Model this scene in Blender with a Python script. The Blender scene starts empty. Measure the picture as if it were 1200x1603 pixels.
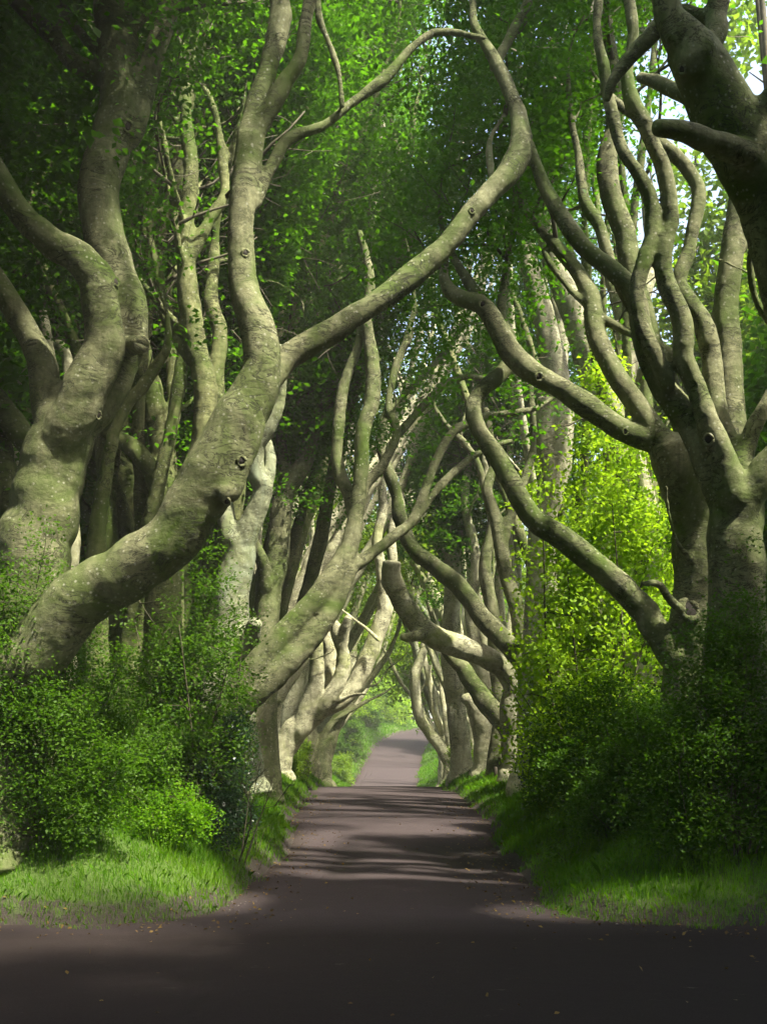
import bpy, math, random
import numpy as np
from mathutils import Vector, noise as mnoise
R = math.radians
C = bpy.context.scene
COL = C.collection
rng = np.random.default_rng(7)
random.seed(7)

# ------------------------------------------------------------------ camera, sky, sun, exposure
CAMZ = 1.9; F = 1800.0; UC = 600.0; HZ = 1150.0
cam = bpy.data.cameras.new("camera"); camo = bpy.data.objects.new("camera", cam); COL.objects.link(camo)
camo.location = (0, 0, CAMZ); camo.rotation_euler = (R(90), 0, 0)
cam.sensor_width = 36; cam.sensor_fit = 'AUTO'
cam.lens = 36 * F / 1603.0
cam.shift_y = (HZ - 801.5) / 1603.0
cam.clip_start = 0.1; cam.clip_end = 2000
C.camera = camo

SUNV = Vector((0.50, -0.33, 1.0)).normalized()      # towards the sun
W = bpy.data.worlds.new("World"); C.world = W; W.use_nodes = True
nt = W.node_tree
sky = nt.nodes.new('ShaderNodeTexSky'); sky.sky_type = 'NISHITA'; sky.sun_disc = False
sky.dust_density = 5.0; sky.air_density = 1.0; sky.ozone_density = 0.5
sky.sun_elevation = math.asin(SUNV.z)
sky.sun_rotation = math.atan2(SUNV.x, SUNV.y)
nt.links.new(sky.outputs[0], nt.nodes['Background'].inputs[0])
nt.nodes['Background'].inputs[1].default_value = 0.15
sl = bpy.data.lights.new("sun", 'SUN'); sl.energy = 4.0; sl.angle = R(2.5); sl.color = (1.0, 0.94, 0.74)
so = bpy.data.objects.new("sun", sl); COL.objects.link(so); so.location = (20, 10, 40)
so.rotation_euler = SUNV.to_track_quat('Z', 'Y').to_euler()
C.view_settings.view_transform = 'Standard'; C.view_settings.look = 'None'
C.view_settings.exposure = 2.0; C.view_settings.gamma = 1
C.cycles.use_denoising = True
C.cycles.max_bounces = 10; C.cycles.diffuse_bounces = 6; C.cycles.transmission_bounces = 6
C.cycles.volume_bounces = 0
C.cycles.sample_clamp_indirect = 6
try: C.cycles.denoising_prefilter = 'ACCURATE'
except Exception: pass

# ------------------------------------------------------------------ materials
def mat(name):
    m = bpy.data.materials.new(name); m.use_nodes = True
    n = m.node_tree; n.nodes.clear()
    out = n.nodes.new('ShaderNodeOutputMaterial')
    return m, n, out
def node(n, t, **kw):
    x = n.nodes.new(t)
    for k, v in kw.items():
        if k.startswith('_'): setattr(x, k[1:], v)
        else: x.inputs[k.replace('__', ' ')].default_value = v
    return x
def ramp(n, fac, stops):
    r = n.nodes.new('ShaderNodeValToRGB'); el = r.color_ramp.elements
    while len(el) < len(stops): el.new(0.5)
    for e, (p, c) in zip(el, stops):
        e.position = p; e.color = (c[0], c[1], c[2], 1) if not isinstance(c, (int, float)) else (c, c, c, 1)
    n.links.new(fac, r.inputs[0]); return r.outputs[0]
def mix(n, fac, a, b, mode='MIX'):
    m = n.nodes.new('ShaderNodeMix'); m.data_type = 'RGBA'; m.blend_type = mode
    for s, v in ((m.inputs[0], fac), (m.inputs[6], a), (m.inputs[7], b)):
        if isinstance(v, (int, float)): s.default_value = v
        elif isinstance(v, tuple): s.default_value = (*v, 1) if len(v) == 3 else v
        else: n.links.new(v, s)
    return m.outputs[2]
def noise_t(n, vec, scale, detail=6, rough=0.6, dist=0.0):
    t = node(n, 'ShaderNodeTexNoise', Scale=scale, Detail=detail, Roughness=rough, Distortion=dist)
    n.links.new(vec, t.inputs['Vector']); return t.outputs[0]
def mapping(n, vec, sc=(1, 1, 1)):
    m = n.nodes.new('ShaderNodeMapping'); m.inputs['Scale'].default_value = sc
    n.links.new(vec, m.inputs['Vector']); return m.outputs[0]

def bark(name, a, b, moss, mlo, mhi, lichen=(0.5, 0.5, 0.42), spots=0.5, patch=None):
    m, n, out = mat(name)
    tc = n.nodes.new('ShaderNodeTexCoord').outputs['Object']
    big = noise_t(n, tc, 1.1, 5, 0.6, 0.4)
    fine = noise_t(n, tc, 10, 9, 0.78)
    strk = noise_t(n, mapping(n, tc, (3.2, 3.2, 0.5)), 1.6, 6, 0.65, 0.5)
    colr = mix(n, ramp(n, big, [(0.35, 0.0), (0.65, 1.0)]), a, b)
    colr = mix(n, ramp(n, fine, [(0.38, 0.0), (0.66, 0.85)]), colr, tuple(x * 0.5 for x in a))
    colr = mix(n, ramp(n, strk, [(0.50, 0.0), (0.68, 0.7)]), colr, tuple(x * 0.38 for x in a))
    mm = noise_t(n, tc, 0.8, 7, 0.65, 0.8)
    mossf = ramp(n, mm, [(mlo, 0.0), (mhi, 1.0)])
    mossc = mix(n, fine, tuple(x * 0.6 for x in moss), moss)
    colr = mix(n, mossf, colr, mossc)
    if patch:
        pm = noise_t(n, mapping(n, tc, (1, 1, 0.45)), 1.3, 6, 0.6, 0.6)
        colr = mix(n, ramp(n, pm, [(0.5, 0.0), (0.62, 0.85)]), colr, patch)
    # lichen dots
    v = node(n, 'ShaderNodeTexVoronoi', Scale=13.0, Randomness=1.0); n.links.new(tc, v.inputs['Vector'])
    dots = ramp(n, v.outputs['Distance'], [(0.10, 1.0), (0.26, 0.0)])
    msk = ramp(n, noise_t(n, tc, 2.6, 4, 0.6), [(0.36, 0.0), (0.6, spots)])
    dm = n.nodes.new('ShaderNodeMath'); dm.operation = 'MULTIPLY'
    n.links.new(dots, dm.inputs[0]); n.links.new(msk, dm.inputs[1])
    colr = mix(n, dm.outputs[0], colr, lichen)
    # thin dark wrinkles running round the limb
    wv = noise_t(n, mapping(n, tc, (1, 1, 2.4)), 2.3, 9, 0.68, 2.0)
    cr = ramp(n, wv, [(0.472, 0.0), (0.493, 1.0), (0.507, 1.0), (0.528, 0.0)])
    cmk = ramp(n, noise_t(n, tc, 1.7, 3, 0.5), [(0.42, 0.0), (0.56, 0.9)])
    cm = n.nodes.new('ShaderNodeMath'); cm.operation = 'MULTIPLY'
    n.links.new(cr, cm.inputs[0]); n.links.new(cmk, cm.inputs[1])
    colr = mix(n, cm.outputs[0], colr, tuple(x * 0.14 for x in a))
    p = node(n, 'ShaderNodeBsdfPrincipled', Roughness=0.82)
    p.inputs['Specular IOR Level'].default_value = 0.25
    n.links.new(colr, p.inputs['Base Color'])
    hsum = n.nodes.new('ShaderNodeMath'); hsum.operation = 'MULTIPLY_ADD'
    n.links.new(cm.outputs[0], hsum.inputs[0]); hsum.inputs[1].default_value = -0.8
    f2 = n.nodes.new('ShaderNodeMath'); f2.operation = 'ADD'
    n.links.new(fine, f2.inputs[0]); n.links.new(noise_t(n, mapping(n, tc, (1, 1, 1.8)), 5, 6, 0.6), f2.inputs[1])
    n.links.new(f2.outputs[0], hsum.inputs[2])
    bp = node(n, 'ShaderNodeBump', Strength=0.7, Distance=0.03)
    n.links.new(hsum.outputs[0], bp.inputs['Height']); n.links.new(bp.outputs[0], p.inputs['Normal'])
    n.links.new(p.outputs[0], out.inputs[0]); return m

def leafmat(name, c1, c2, c3, trans, tfac=0.45, rough=0.55, spec=0.18):
    m, n, out = mat(name)
    g = n.nodes.new('ShaderNodeNewGeometry')
    col = ramp(n, g.outputs['Random Per Island'], [(0.0, c1), (0.55, c2), (1.0, c3)])
    tc = n.nodes.new('ShaderNodeTexCoord').outputs['Object']
    big = noise_t(n, tc, 0.7, 3, 0.5)
    col = mix(n, ramp(n, big, [(0.35, 0.0), (0.65, 1.0)]), col, mix(n, 0.5, col, c3))
    p = node(n, 'ShaderNodeBsdfPrincipled', Roughness=rough)
    p.inputs['Specular IOR Level'].default_value = spec
    n.links.new(col, p.inputs['Base Color'])
    t = n.nodes.new('ShaderNodeBsdfTranslucent')
    tcx = mix(n, 0.35, trans, col)
    n.links.new(tcx, t.inputs['Color'])
    ms = n.nodes.new('ShaderNodeMixShader'); ms.inputs[0].default_value = tfac
    n.links.new(p.outputs[0], ms.inputs[1]); n.links.new(t.outputs[0], ms.inputs[2])
    n.links.new(ms.outputs[0], out.inputs[0]); return m

def simple(name, c1, c2, scale=8, rough=0.85, bump=0.4, dist=0.02):
    m, n, out = mat(name)
    tc = n.nodes.new('ShaderNodeTexCoord').outputs['Object']
    f = noise_t(n, tc, scale, 7, 0.65)
    p = node(n, 'ShaderNodeBsdfPrincipled', Roughness=rough)
    n.links.new(mix(n, ramp(n, f, [(0.35, 0.0), (0.65, 1.0)]), c1, c2), p.inputs['Base Color'])
    bp = node(n, 'ShaderNodeBump', Strength=bump, Distance=dist)
    n.links.new(f, bp.inputs['Height']); n.links.new(bp.outputs[0], p.inputs['Normal'])
    n.links.new(p.outputs[0], out.inputs[0]); return m

M = {}
M['bark_near'] = bark('bark_near', (0.172, 0.178, 0.092), (0.255, 0.258, 0.150), (0.075, 0.12, 0.016), 0.43, 0.64)
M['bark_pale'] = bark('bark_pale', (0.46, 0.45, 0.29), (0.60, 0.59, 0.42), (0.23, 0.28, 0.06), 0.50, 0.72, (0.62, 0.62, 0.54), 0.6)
M['bark_cyan'] = bark('bark_cyan', (0.24, 0.26, 0.155), (0.33, 0.35, 0.23), (0.15, 0.20, 0.04), 0.50, 0.70, (0.55, 0.6, 0.5), 0.6, (0.23, 0.27, 0.19))
M['bark_moss'] = bark('bark_moss', (0.17, 0.185, 0.075), (0.25, 0.26, 0.12), (0.075, 0.125, 0.014), 0.40, 0.60)
M['bark_twig'] = simple('bark_twig', (0.04, 0.036, 0.02), (0.085, 0.078, 0.042), 6)
M['leaf_canopy'] = leafmat('leaf_canopy', (0.024, 0.075, 0.004), (0.036, 0.105, 0.005), (0.065, 0.15, 0.007), (0.13, 0.38, 0.003), 0.5)
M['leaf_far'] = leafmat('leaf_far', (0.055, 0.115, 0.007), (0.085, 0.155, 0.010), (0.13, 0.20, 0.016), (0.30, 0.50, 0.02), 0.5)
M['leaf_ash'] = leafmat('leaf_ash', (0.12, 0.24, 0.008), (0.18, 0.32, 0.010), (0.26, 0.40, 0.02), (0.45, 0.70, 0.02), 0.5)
M['leaf_hedge'] = leafmat('leaf_hedge', (0.028, 0.08, 0.005), (0.044, 0.11, 0.006), (0.08, 0.15, 0.012), (0.13, 0.32, 0.006), 0.42)
M['leaf_dark'] = leafmat('leaf_dark', (0.012, 0.04, 0.014), (0.02, 0.055, 0.02), (0.035, 0.08, 0.035), (0.04, 0.12, 0.03), 0.25, 0.3, 0.5)
M['grass'] = leafmat('grass', (0.045, 0.15, 0.002), (0.07, 0.20, 0.003), (0.14, 0.24, 0.008), (0.20, 0.50, 0.002), 0.42)
M['litter'] = leafmat('litter', (0.05, 0.025, 0.012), (0.12, 0.07, 0.025), (0.20, 0.14, 0.03), (0.2, 0.12, 0.03), 0.2)
M['stone'] = simple('stone', (0.09, 0.075, 0.07), (0.20, 0.175, 0.165), 5, 0.9, 0.8, 0.05)
M['post_wood'] = simple('post_wood', (0.035, 0.028, 0.02), (0.07, 0.055, 0.04), 12)
M['hole'] = simple('hole', (0.010, 0.008, 0.005), (0.022, 0.016, 0.010), 20)

# ------------------------------------------------------------------ terrain functions
_py = np.array([-400, -60, 5, 13, 15.6, 22, 28, 34.6, 40, 48, 58, 70, 82, 92, 103, 115, 128, 145, 220, 900.])
_pz = np.array([0.0, 0, -0.05, -0.15, -0.18, 0.05, 0.22, 0.27, 0.05, -0.6, -1.5, -2.05, -1.95, -1.2, 0.5, 1.85, 2.6, 2.9, 3.5, 6.])
_qy = np.array([-400, 14, 19, 26, 35, 60, 82, 100, 115, 128, 145, 900.])
_qx = np.array([0.0, 0.05, 0.17, 0.08, -0.05, 0.1, 0.3, 1.3, 3.6, 8.0, 20.0, 300.])
def _pchip(xs, ys, x):
    h = np.diff(xs); dl = np.diff(ys) / h
    m = np.zeros_like(xs); 
    for i in range(1, len(xs) - 1):
        if dl[i-1] * dl[i] > 0:
            w1 = 2*h[i] + h[i-1]; w2 = h[i] + 2*h[i-1]
            m[i] = (w1 + w2) / (w1 / dl[i-1] + w2 / dl[i])
    m[0] = dl[0]; m[-1] = dl[-1]
    x = np.asarray(x, float); k = np.clip(np.searchsorted(xs, x) - 1, 0, len(xs) - 2)
    t = (x - xs[k]) / h[k]
    return ((1+2*t)*(1-t)**2*ys[k] + t*(1-t)**2*h[k]*m[k] + t*t*(3-2*t)*ys[k+1] + t*t*(t-1)*h[k]*m[k+1])
def zr(y):
    y = np.asarray(y, float)
    u = 0.035 * np.sin(y * 0.85 + 0.4) * np.exp(-((y - 21) / 8.0) ** 2)
    return _pchip(_py, _pz, y) + u
def xr(y): return _pchip(_qy, _qx, y)
def ss(t): t = np.clip(t, 0, 1); return t * t * (3 - 2 * t)
_g = rng.random((512, 512))
def vnoise(x, y):
    x = np.asarray(x, float); y = np.asarray(y, float)
    xi = np.floor(x).astype(int); yi = np.floor(y).astype(int); fx = x - xi; fy = y - yi
    fx = fx*fx*(3-2*fx); fy = fy*fy*(3-2*fy)
    g = lambda a, b: _g[a % 512, b % 512]
    return (g(xi, yi)*(1-fx)+g(xi+1, yi)*fx)*(1-fy) + (g(xi, yi+1)*(1-fx)+g(xi+1, yi+1)*fx)*fy
def bdist(x, y):
    """signed distance to the road edge: < 0 on the road (lane or the crossing road the camera stands on)"""
    x = np.asarray(x, float); y = np.asarray(y, float)
    hw = 2.06 - 0.34 * np.exp(-((y - 19.3) / 3.8) ** 2) + 0.12 * (vnoise(y * 0.35, 3.3) - 0.5) * 2 + 0.10 * (vnoise(y * 1.3, x * 0 + 9.1 + np.sign(x)) - 0.5)
    hw = hw + 0.55 * ss((y - 50) / 25.0) * (x < xr(y))
    b1 = np.abs(x - xr(y)) - hw
    b2 = y - (12.45 + 0.25 * (vnoise(x * 0.5, 5.5) - 0.5)) + np.where(x > 0, 0.02, 0.0) * x
    k = 1.5
    h = np.clip(0.5 + 0.5 * (b2 - b1) / k, 0, 1)
    b = b2 * (1 - h) + b1 * h - k * h * (1 - h)
    return np.where(y < 9, np.minimum(b, b2), b)
def terr(x, y):
    x = np.asarray(x, float); y = np.asarray(y, float)
    b = bdist(x, y); z = zr(y)
    bank = np.where(x < 0, 0.78, 0.62) * ss((b + 0.1) / 1.7) + 0.16 * ss((b + 0.05) / 0.35)
    bank = bank + 0.10 * (vnoise(x * 0.9 + 7, y * 0.9) - 0.5) * ss(b / 0.8) + 0.04 * (vnoise(x * 3.1, y * 3.1) - 0.5) * ss((b + 0.1) / 0.5)
    far = ss((np.abs(x) - 8) / 60.0) * 2.0 * (vnoise(x * 0.02 + 3, y * 0.02) - 0.3)
    return z - 0.035 + bank * ss((y - 8) / 4) + far
def T1(x, y): return float(terr(np.array([x]), np.array([y]))[0])
def P(u, v, d): return Vector(((u - UC) * d / F, d, CAMZ + (HZ - v) * d / F))

# ------------------------------------------------------------------ mesh helpers
def mesh_np(name, V, loops, starts, totals, m=None, smooth=False, attrs=None):
    me = bpy.data.meshes.new(name)
    V = np.ascontiguousarray(V, dtype=np.float32)
    me.vertices.add(len(V)); me.vertices.foreach_set('co', V.ravel())
    me.loops.add(len(loops)); me.loops.foreach_set('vertex_index', np.asarray(loops, dtype=np.int32))
    me.polygons.add(len(starts))
    me.polygons.foreach_set('loop_start', np.asarray(starts, dtype=np.int32))
    me.polygons.foreach_set('loop_total', np.asarray(totals, dtype=np.int32))
    if smooth: me.polygons.foreach_set('use_smooth', np.ones(len(starts), dtype=bool))
    if attrs:
        for k, a in attrs.items():
            at = me.attributes.new(k, 'FLOAT', 'POINT'); at.data.foreach_set('value', np.asarray(a, dtype=np.float32))
    me.update(calc_edges=True)
    if m: me.materials.append(m)
    return me
def quads_mesh(name, V, Q, m=None, smooth=False, attrs=None):
    Q = np.asarray(Q); n = len(Q); k = Q.shape[1]
    return mesh_np(name, V, Q.ravel(), np.arange(n) * k, np.full(n, k), m, smooth, attrs)
def link(name, data, parent=None):
    o = bpy.data.objects.new(name, data); COL.objects.link(o)
    if parent is not None: o.parent = parent
    return o
def tag(o, label=None, cat=None, group=None, kind=None):
    if label: o['label'] = label
    if cat: o['category'] = cat
    if group: o['group'] = group
    if kind: o['kind'] = kind
    return o

class Wood:
    """collects tapering tubes; build() makes one mesh"""
    def __init__(s): s.V = []; s.Fq = []; s.Ft = []; s.n = 0; s.cnt = 0
    def tube(s, pts, rad, sides=8, flute=0.0, lump=0.0, ph=0.0, capend=True):
        pts = np.asarray(pts, float); rad = np.asarray(rad, float); n = len(pts); s.cnt += 1
        tan = np.gradient(pts, axis=0); tan /= np.linalg.norm(tan, axis=1)[:, None] + 1e-9
        up = np.array([0.3, 0.9, 0.1]); 
        if abs(np.dot(up, tan[0])) > 0.9: up = np.array([1.0, 0, 0])
        a = np.empty((n, 3)); v = up - np.dot(up, tan[0]) * tan[0]; v /= np.linalg.norm(v)
        for i in range(n):
            v = v - np.dot(v, tan[i]) * tan[i]; v /= np.linalg.norm(v) + 1e-9; a[i] = v
        b = np.cross(tan, a)
        th = np.arange(sides) * 2 * math.pi / sides
        rr = np.repeat(rad[:, None], sides, 1)
        if np.ndim(flute) or flute > 0 or lump > 0:
            s_ = np.cumsum(np.r_[0, np.linalg.norm(np.diff(pts, axis=0), axis=1)])[:, None]
            fl = np.asarray(flute).reshape(-1, 1) if np.ndim(flute) else flute
            rr = rr * (1 + fl * (np.cos(3 * th + ph + s_ * 0.3) * 0.6 + np.cos(5 * th + 2.1 * ph - s_ * 0.4) * 0.4)
                       + lump * (np.sin(s_ * 2.3 / max(rad.max(), .05) * 0.25 + ph + np.cos(th * 2 + ph) * 1.2) * 0.6 + np.sin(s_ * 5.1 + 3 * ph + np.sin(th + ph) * 2) * 0.4))
        V = pts[:, None, :] + rr[:, :, None] * (np.cos(th)[None, :, None] * a[:, None, :] + np.sin(th)[None, :, None] * b[:, None, :])
        base = s.n; s.V.append(V.reshape(-1, 3))
        i = np.arange(n - 1)[:, None] * sides; j = np.arange(sides)[None, :]; j2 = (j + 1) % sides
        s.Fq.append((base + np.stack([i + j, i + j2, i + sides + j2, i + sides + j], -1)).reshape(-1, 4))
        s.n += n * sides
        s.V.append(np.array([pts[0] - tan[0] * rad[0] * 0.3, pts[-1] + tan[-1] * rad[-1] * 0.35]))
        c0, c1 = s.n, s.n + 1; s.n += 2; k = np.arange(sides); k2 = (k + 1) % sides
        s.Ft.append(np.stack([np.full(sides, c0), base + k2, base + k], -1))
        e = base + (n - 1) * sides
        s.Ft.append(np.stack([np.full(sides, c1), e + k, e + k2], -1))
    def mesh(s, name, org, m, smooth=True):
        V = np.concatenate(s.V) - np.array(org); Q = np.concatenate(s.Fq); T = np.concatenate(s.Ft)
        loops = np.r_[Q.ravel(), T.ravel()]
        starts = np.r_[np.arange(len(Q)) * 4, len(Q) * 4 + np.arange(len(T)) * 3]
        tot = np.r_[np.full(len(Q), 4), np.full(len(T), 3)]
        return mesh_np(name, V, loops, starts, tot, m, smooth)

_tex = {}
def cloud(size):
    if size not in _tex:
        t = bpy.data.textures.new('cloud%g' % size, 'CLOUDS'); t.noise_scale = size; t.noise_depth = 2; _tex[size] = t
    return _tex[size]
def fuse(me, vox, smooth=6, disp=((0.45, 0.05), (0.16, 0.018))):
    """weld the tubes of one tree into a continuous skin, then roughen it"""
    o = bpy.data.objects.new('tmp', me); COL.objects.link(o)
    r = o.modifiers.new('r', 'REMESH'); r.mode = 'VOXEL'; r.voxel_size = vox; r.use_smooth_shade = True
    if smooth:
        k = o.modifiers.new('s', 'SMOOTH'); k.factor = 0.5; k.iterations = smooth
    for sz, st in disp:
        d = o.modifiers.new('d', 'DISPLACE'); d.texture = cloud(sz); d.strength = st; d.mid_level = 0.5; d.texture_coords = 'LOCAL'
    dg = bpy.context.evaluated_depsgraph_get()
    new = bpy.data.meshes.new_from_object(o.evaluated_get(dg))
    bpy.data.objects.remove(o); bpy.data.meshes.remove(me)
    return new

def catmull(p, sub=6):
    p = np.asarray(p, float); n = len(p); out = []
    q = np.vstack([2*p[0]-p[1], p, 2*p[-1]-p[-2]])
    for i in range(n - 1):
        a, b, c, d = q[i], q[i+1], q[i+2], q[i+3]
        for t in np.arange(sub) / sub:
            out.append(0.5*((2*b)+(-a+c)*t+(2*a-5*b+4*c-d)*t*t+(-a+3*b-3*c+d)*t**3))
    out.append(p[-1]); return np.array(out)

# ------------------------------------------------------------------ leaves
# sun-lit places: the crowns have real gaps on the way from these points to the sun
LIT = [  # point, radius, share of sprays kept
    (P(760, 1030, 28), 2.0, 0), (P(680, 980, 28), 2.0, 0), (P(640, 930, 28), 1.2, 0),
    (P(720, 920, 30), 1.5, 0),
    (P(470, 1130, 32), 2.8, 0), (P(500, 1040, 32), 2.4, 0), (P(590, 1000, 32), 1.5, 0.015), (P(430, 930, 36), 2.0, 0),
    (P(930, 780, 18.6), 1.9, 0), (P(1000, 850, 18.6), 1.8, 0), (P(880, 880, 18.6), 1.3, 0), (P(980, 1010, 17), 1.0, 0.015), (P(870, 900, 19), 1.0, 0),
    (P(260, 1310, 14.6), 0.75, 0), (P(330, 1330, 14.2), 0.6, 0),
    (P(940, 900, 15), 0.9, 0),
    (P(860, 760, 25), 1.6, 0), (P(960, 700, 23), 1.4, 0), (P(370, 960, 23), 1.3, 0), (P(400, 850, 24), 1.3, 0),
    (P(660, 1120, 50), 2.6, 0), (P(700, 1100, 44), 2.2, 0), (P(740, 1130, 38), 1.6, 0.015),
    (P(600, 1110, 125), 6.0, 0), (P(560, 1180, 80), 3.0, 0.015), (P(610, 1190, 95), 4.0, 0.015),
    (P(460, 1230, 34), 1.2, 0), (P(420, 1200, 32), 1.0, 0), (P(740, 1245, 32), 1.0, 0),
    (P(720, 800, 45), 3.0, 0.015), (P(500, 850, 45), 3.0, 0.015), (P(300, 960, 16), .8, 0.015),
    (P(300, 1370, 13.8), .5, 0), (P(200, 1350, 13.9), .6, 0.015), (P(900, 1405, 13.3), .6, .02), (P(1050, 1412, 13.0), .5, .04), (P(800, 1330, 17), .6, .03),
    (P(450, 1010, 21.8), 1.0, 0.04), (P(540, 880, 22), 1.0, 0.04), (P(240, 860, 13.2), .7, 0.04), (P(350, 710, 13.2), .6, 0.04), (P(110, 950, 13.2), .5, 0.04), (P(900, 850, 15.6), .6, 0.015), (P(80, 700, 14.2), .5, 0.04),
    (P(880, 620, 15.8), .6, 0.04), (P(1080, 850, 15.4), .6, 0.04), (P(760, 660, 16.2), .5, 0.04),
    (P(600, 850, 42), 4.5, .0), (P(470, 950, 42), 2.5, .0), (P(730, 950, 42), 2.5, .0), (P(500, 980, 56), 3.0, .0), (P(700, 980, 56), 3.0, .0), (P(600, 950, 55), 6.0, .01), (P(600, 1050, 90), 10.0, .0),
    (P(640, 640, 38), 3.0, .02), (P(560, 560, 30), 1.8, .05), (P(170, 450, 15), .6, .06),
    (P(960, 960, 18), 1.4, .0), (P(900, 1080, 17.5), 1.0, .0), (P(470, 800, 34), 2.5, .02), (P(330, 640, 27), 2.0, .04), (P(780, 1290, 20), 1.0, .0), (P(760, 1250, 27), 1.0, .0), (P(980, 700, 18.6), 1.2, .0), (P(860, 1000, 18.6), 1.2, .0),
    (P(60, 680, 21), 1.8, .06), (P(200, 780, 20), 1.6, .06), (P(300, 650, 20), 1.5, .06),
    (P(700, 830, 32), 2.0, .02), (P(620, 820, 32), 2.0, .02),
    (P(610, 1340, 18.5), 2.2, .05), (P(605, 1270, 25), 2.2, .05),
    (P(250, 1000, 16.8), 1.1, .02), (P(330, 1100, 16.5), .8, .04), (P(100, 1150, 14.5), .8, .04), (P(900, 1100, 18), 1.2, .03), (P(1000, 1150, 17), .9, .04), (P(1150, 800, 14), .6, .05), (P(1050, 500, 14), .8, .05), (P(970, 300, 14.5), .8, .05),
    (P(600, 1000, 60), 4.0, 0.015), (P(560, 1030, 75), 4.0, 0.015), (P(690, 700, 40), 2.5, 0.04),
]
_lp = np.array([list(a) for a, _, _ in LIT]); _lr = np.array([b for _, b, _ in LIT]); _lk = np.array([c for _, _, c in LIT])
_sv = np.array(list(SUNV))
VIEWGAP = [0.0]      # depth up to which crowns stay clear of the open space above the crossing road
def keep_mask(c, r):
    """c Nx3 world"""
    d = c[:, None, :] - _lp[None]; t = d @ _sv
    dist = np.linalg.norm(d - t[:, :, None] * _sv, axis=2)
    hit = (t > 1.4) & (dist < (_lr + 0.25)[None])
    u = rng.random(hit.shape)
    return ~np.any(hit & (u > _lk[None]), axis=1)

def hard_gap(p):
    d = np.array(p, float)[None] - _lp; t = d @ _sv
    return bool(np.any((t > 1.4) & (np.linalg.norm(d - t[:, None] * _sv, axis=1) < _lr * 0.9) & (_lk < 0.01)))
def leaves(name, c, nrm, tilt, R_, n_each, size, m, org, thick=0.1, droop=0.15, cull=True, aspect=0.62, up=0.0):
    """c: Kx3 spray centres; leaves scatter in a tilted disc round each."""
    c = np.asarray(c, float).reshape(-1, 3); R_ = np.broadcast_to(np.asarray(R_, float), (len(c),))
    if len(c) == 0: return None
    K = len(c)
    nn = np.broadcast_to(np.asarray(nrm, float), (K, 3)) + rng.normal(0, tilt, (K, 3)); nn /= np.linalg.norm(nn, axis=1)[:, None]
    a = np.cross(nn, rng.normal(0, 1, (K, 3))); a /= np.linalg.norm(a, axis=1)[:, None]; b = np.cross(nn, a)
    idx = np.repeat(np.arange(K), n_each); N = len(idx)
    rr = R_[idx] * np.sqrt(rng.random(N)) ; th = rng.random(N) * 2 * math.pi
    p = c[idx] + a[idx] * (rr * np.cos(th))[:, None] + b[idx] * (rr * np.sin(th) * 0.75)[:, None] + nn[idx] * (rng.normal(0, thick, N))[:, None]
    p[:, 2] -= droop * (rr / R_[idx]) ** 2 * R_[idx]
    if cull:
        k = keep_mask(p, 0); p = p[k]; idx = idx[k]; N = len(p)
    if VIEWGAP[0]:
        u_ = UC + F * p[:, 0] / np.maximum(p[:, 1], .1); v_ = HZ - F * (p[:, 2] - CAMZ) / np.maximum(p[:, 1], .1)
        k = ~((p[:, 1] > -0.5) & (p[:, 1] < VIEWGAP[0]) & (u_ > -80) & (u_ < 1280) & (v_ > -60)); p = p[k]; idx = idx[k]; N = len(p)
    if N == 0: return None
    # leaf frames
    ln = nn[idx] + rng.normal(0, 0.45, (N, 3)); ln[:, 2] += up; ln /= np.linalg.norm(ln, axis=1)[:, None]
    d = rng.normal(0, 1, (N, 3)); d = d - np.sum(d * ln, 1)[:, None] * ln; d /= np.linalg.norm(d, axis=1)[:, None] + 1e-9
    w = np.cross(ln, d); L = size * (0.7 + 0.6 * rng.random(N))[:, None]
    V = np.stack([p, p + d*L*0.45 + w*L*aspect*0.5 + ln*L*0.08, p + d*L - ln*L*0.06, p + d*L*0.45 - w*L*aspect*0.5 + ln*L*0.08], 1).reshape(-1, 3) - np.array(org)
    return quads_mesh(name, V, np.arange(N * 4).reshape(-1, 4), m)

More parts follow.
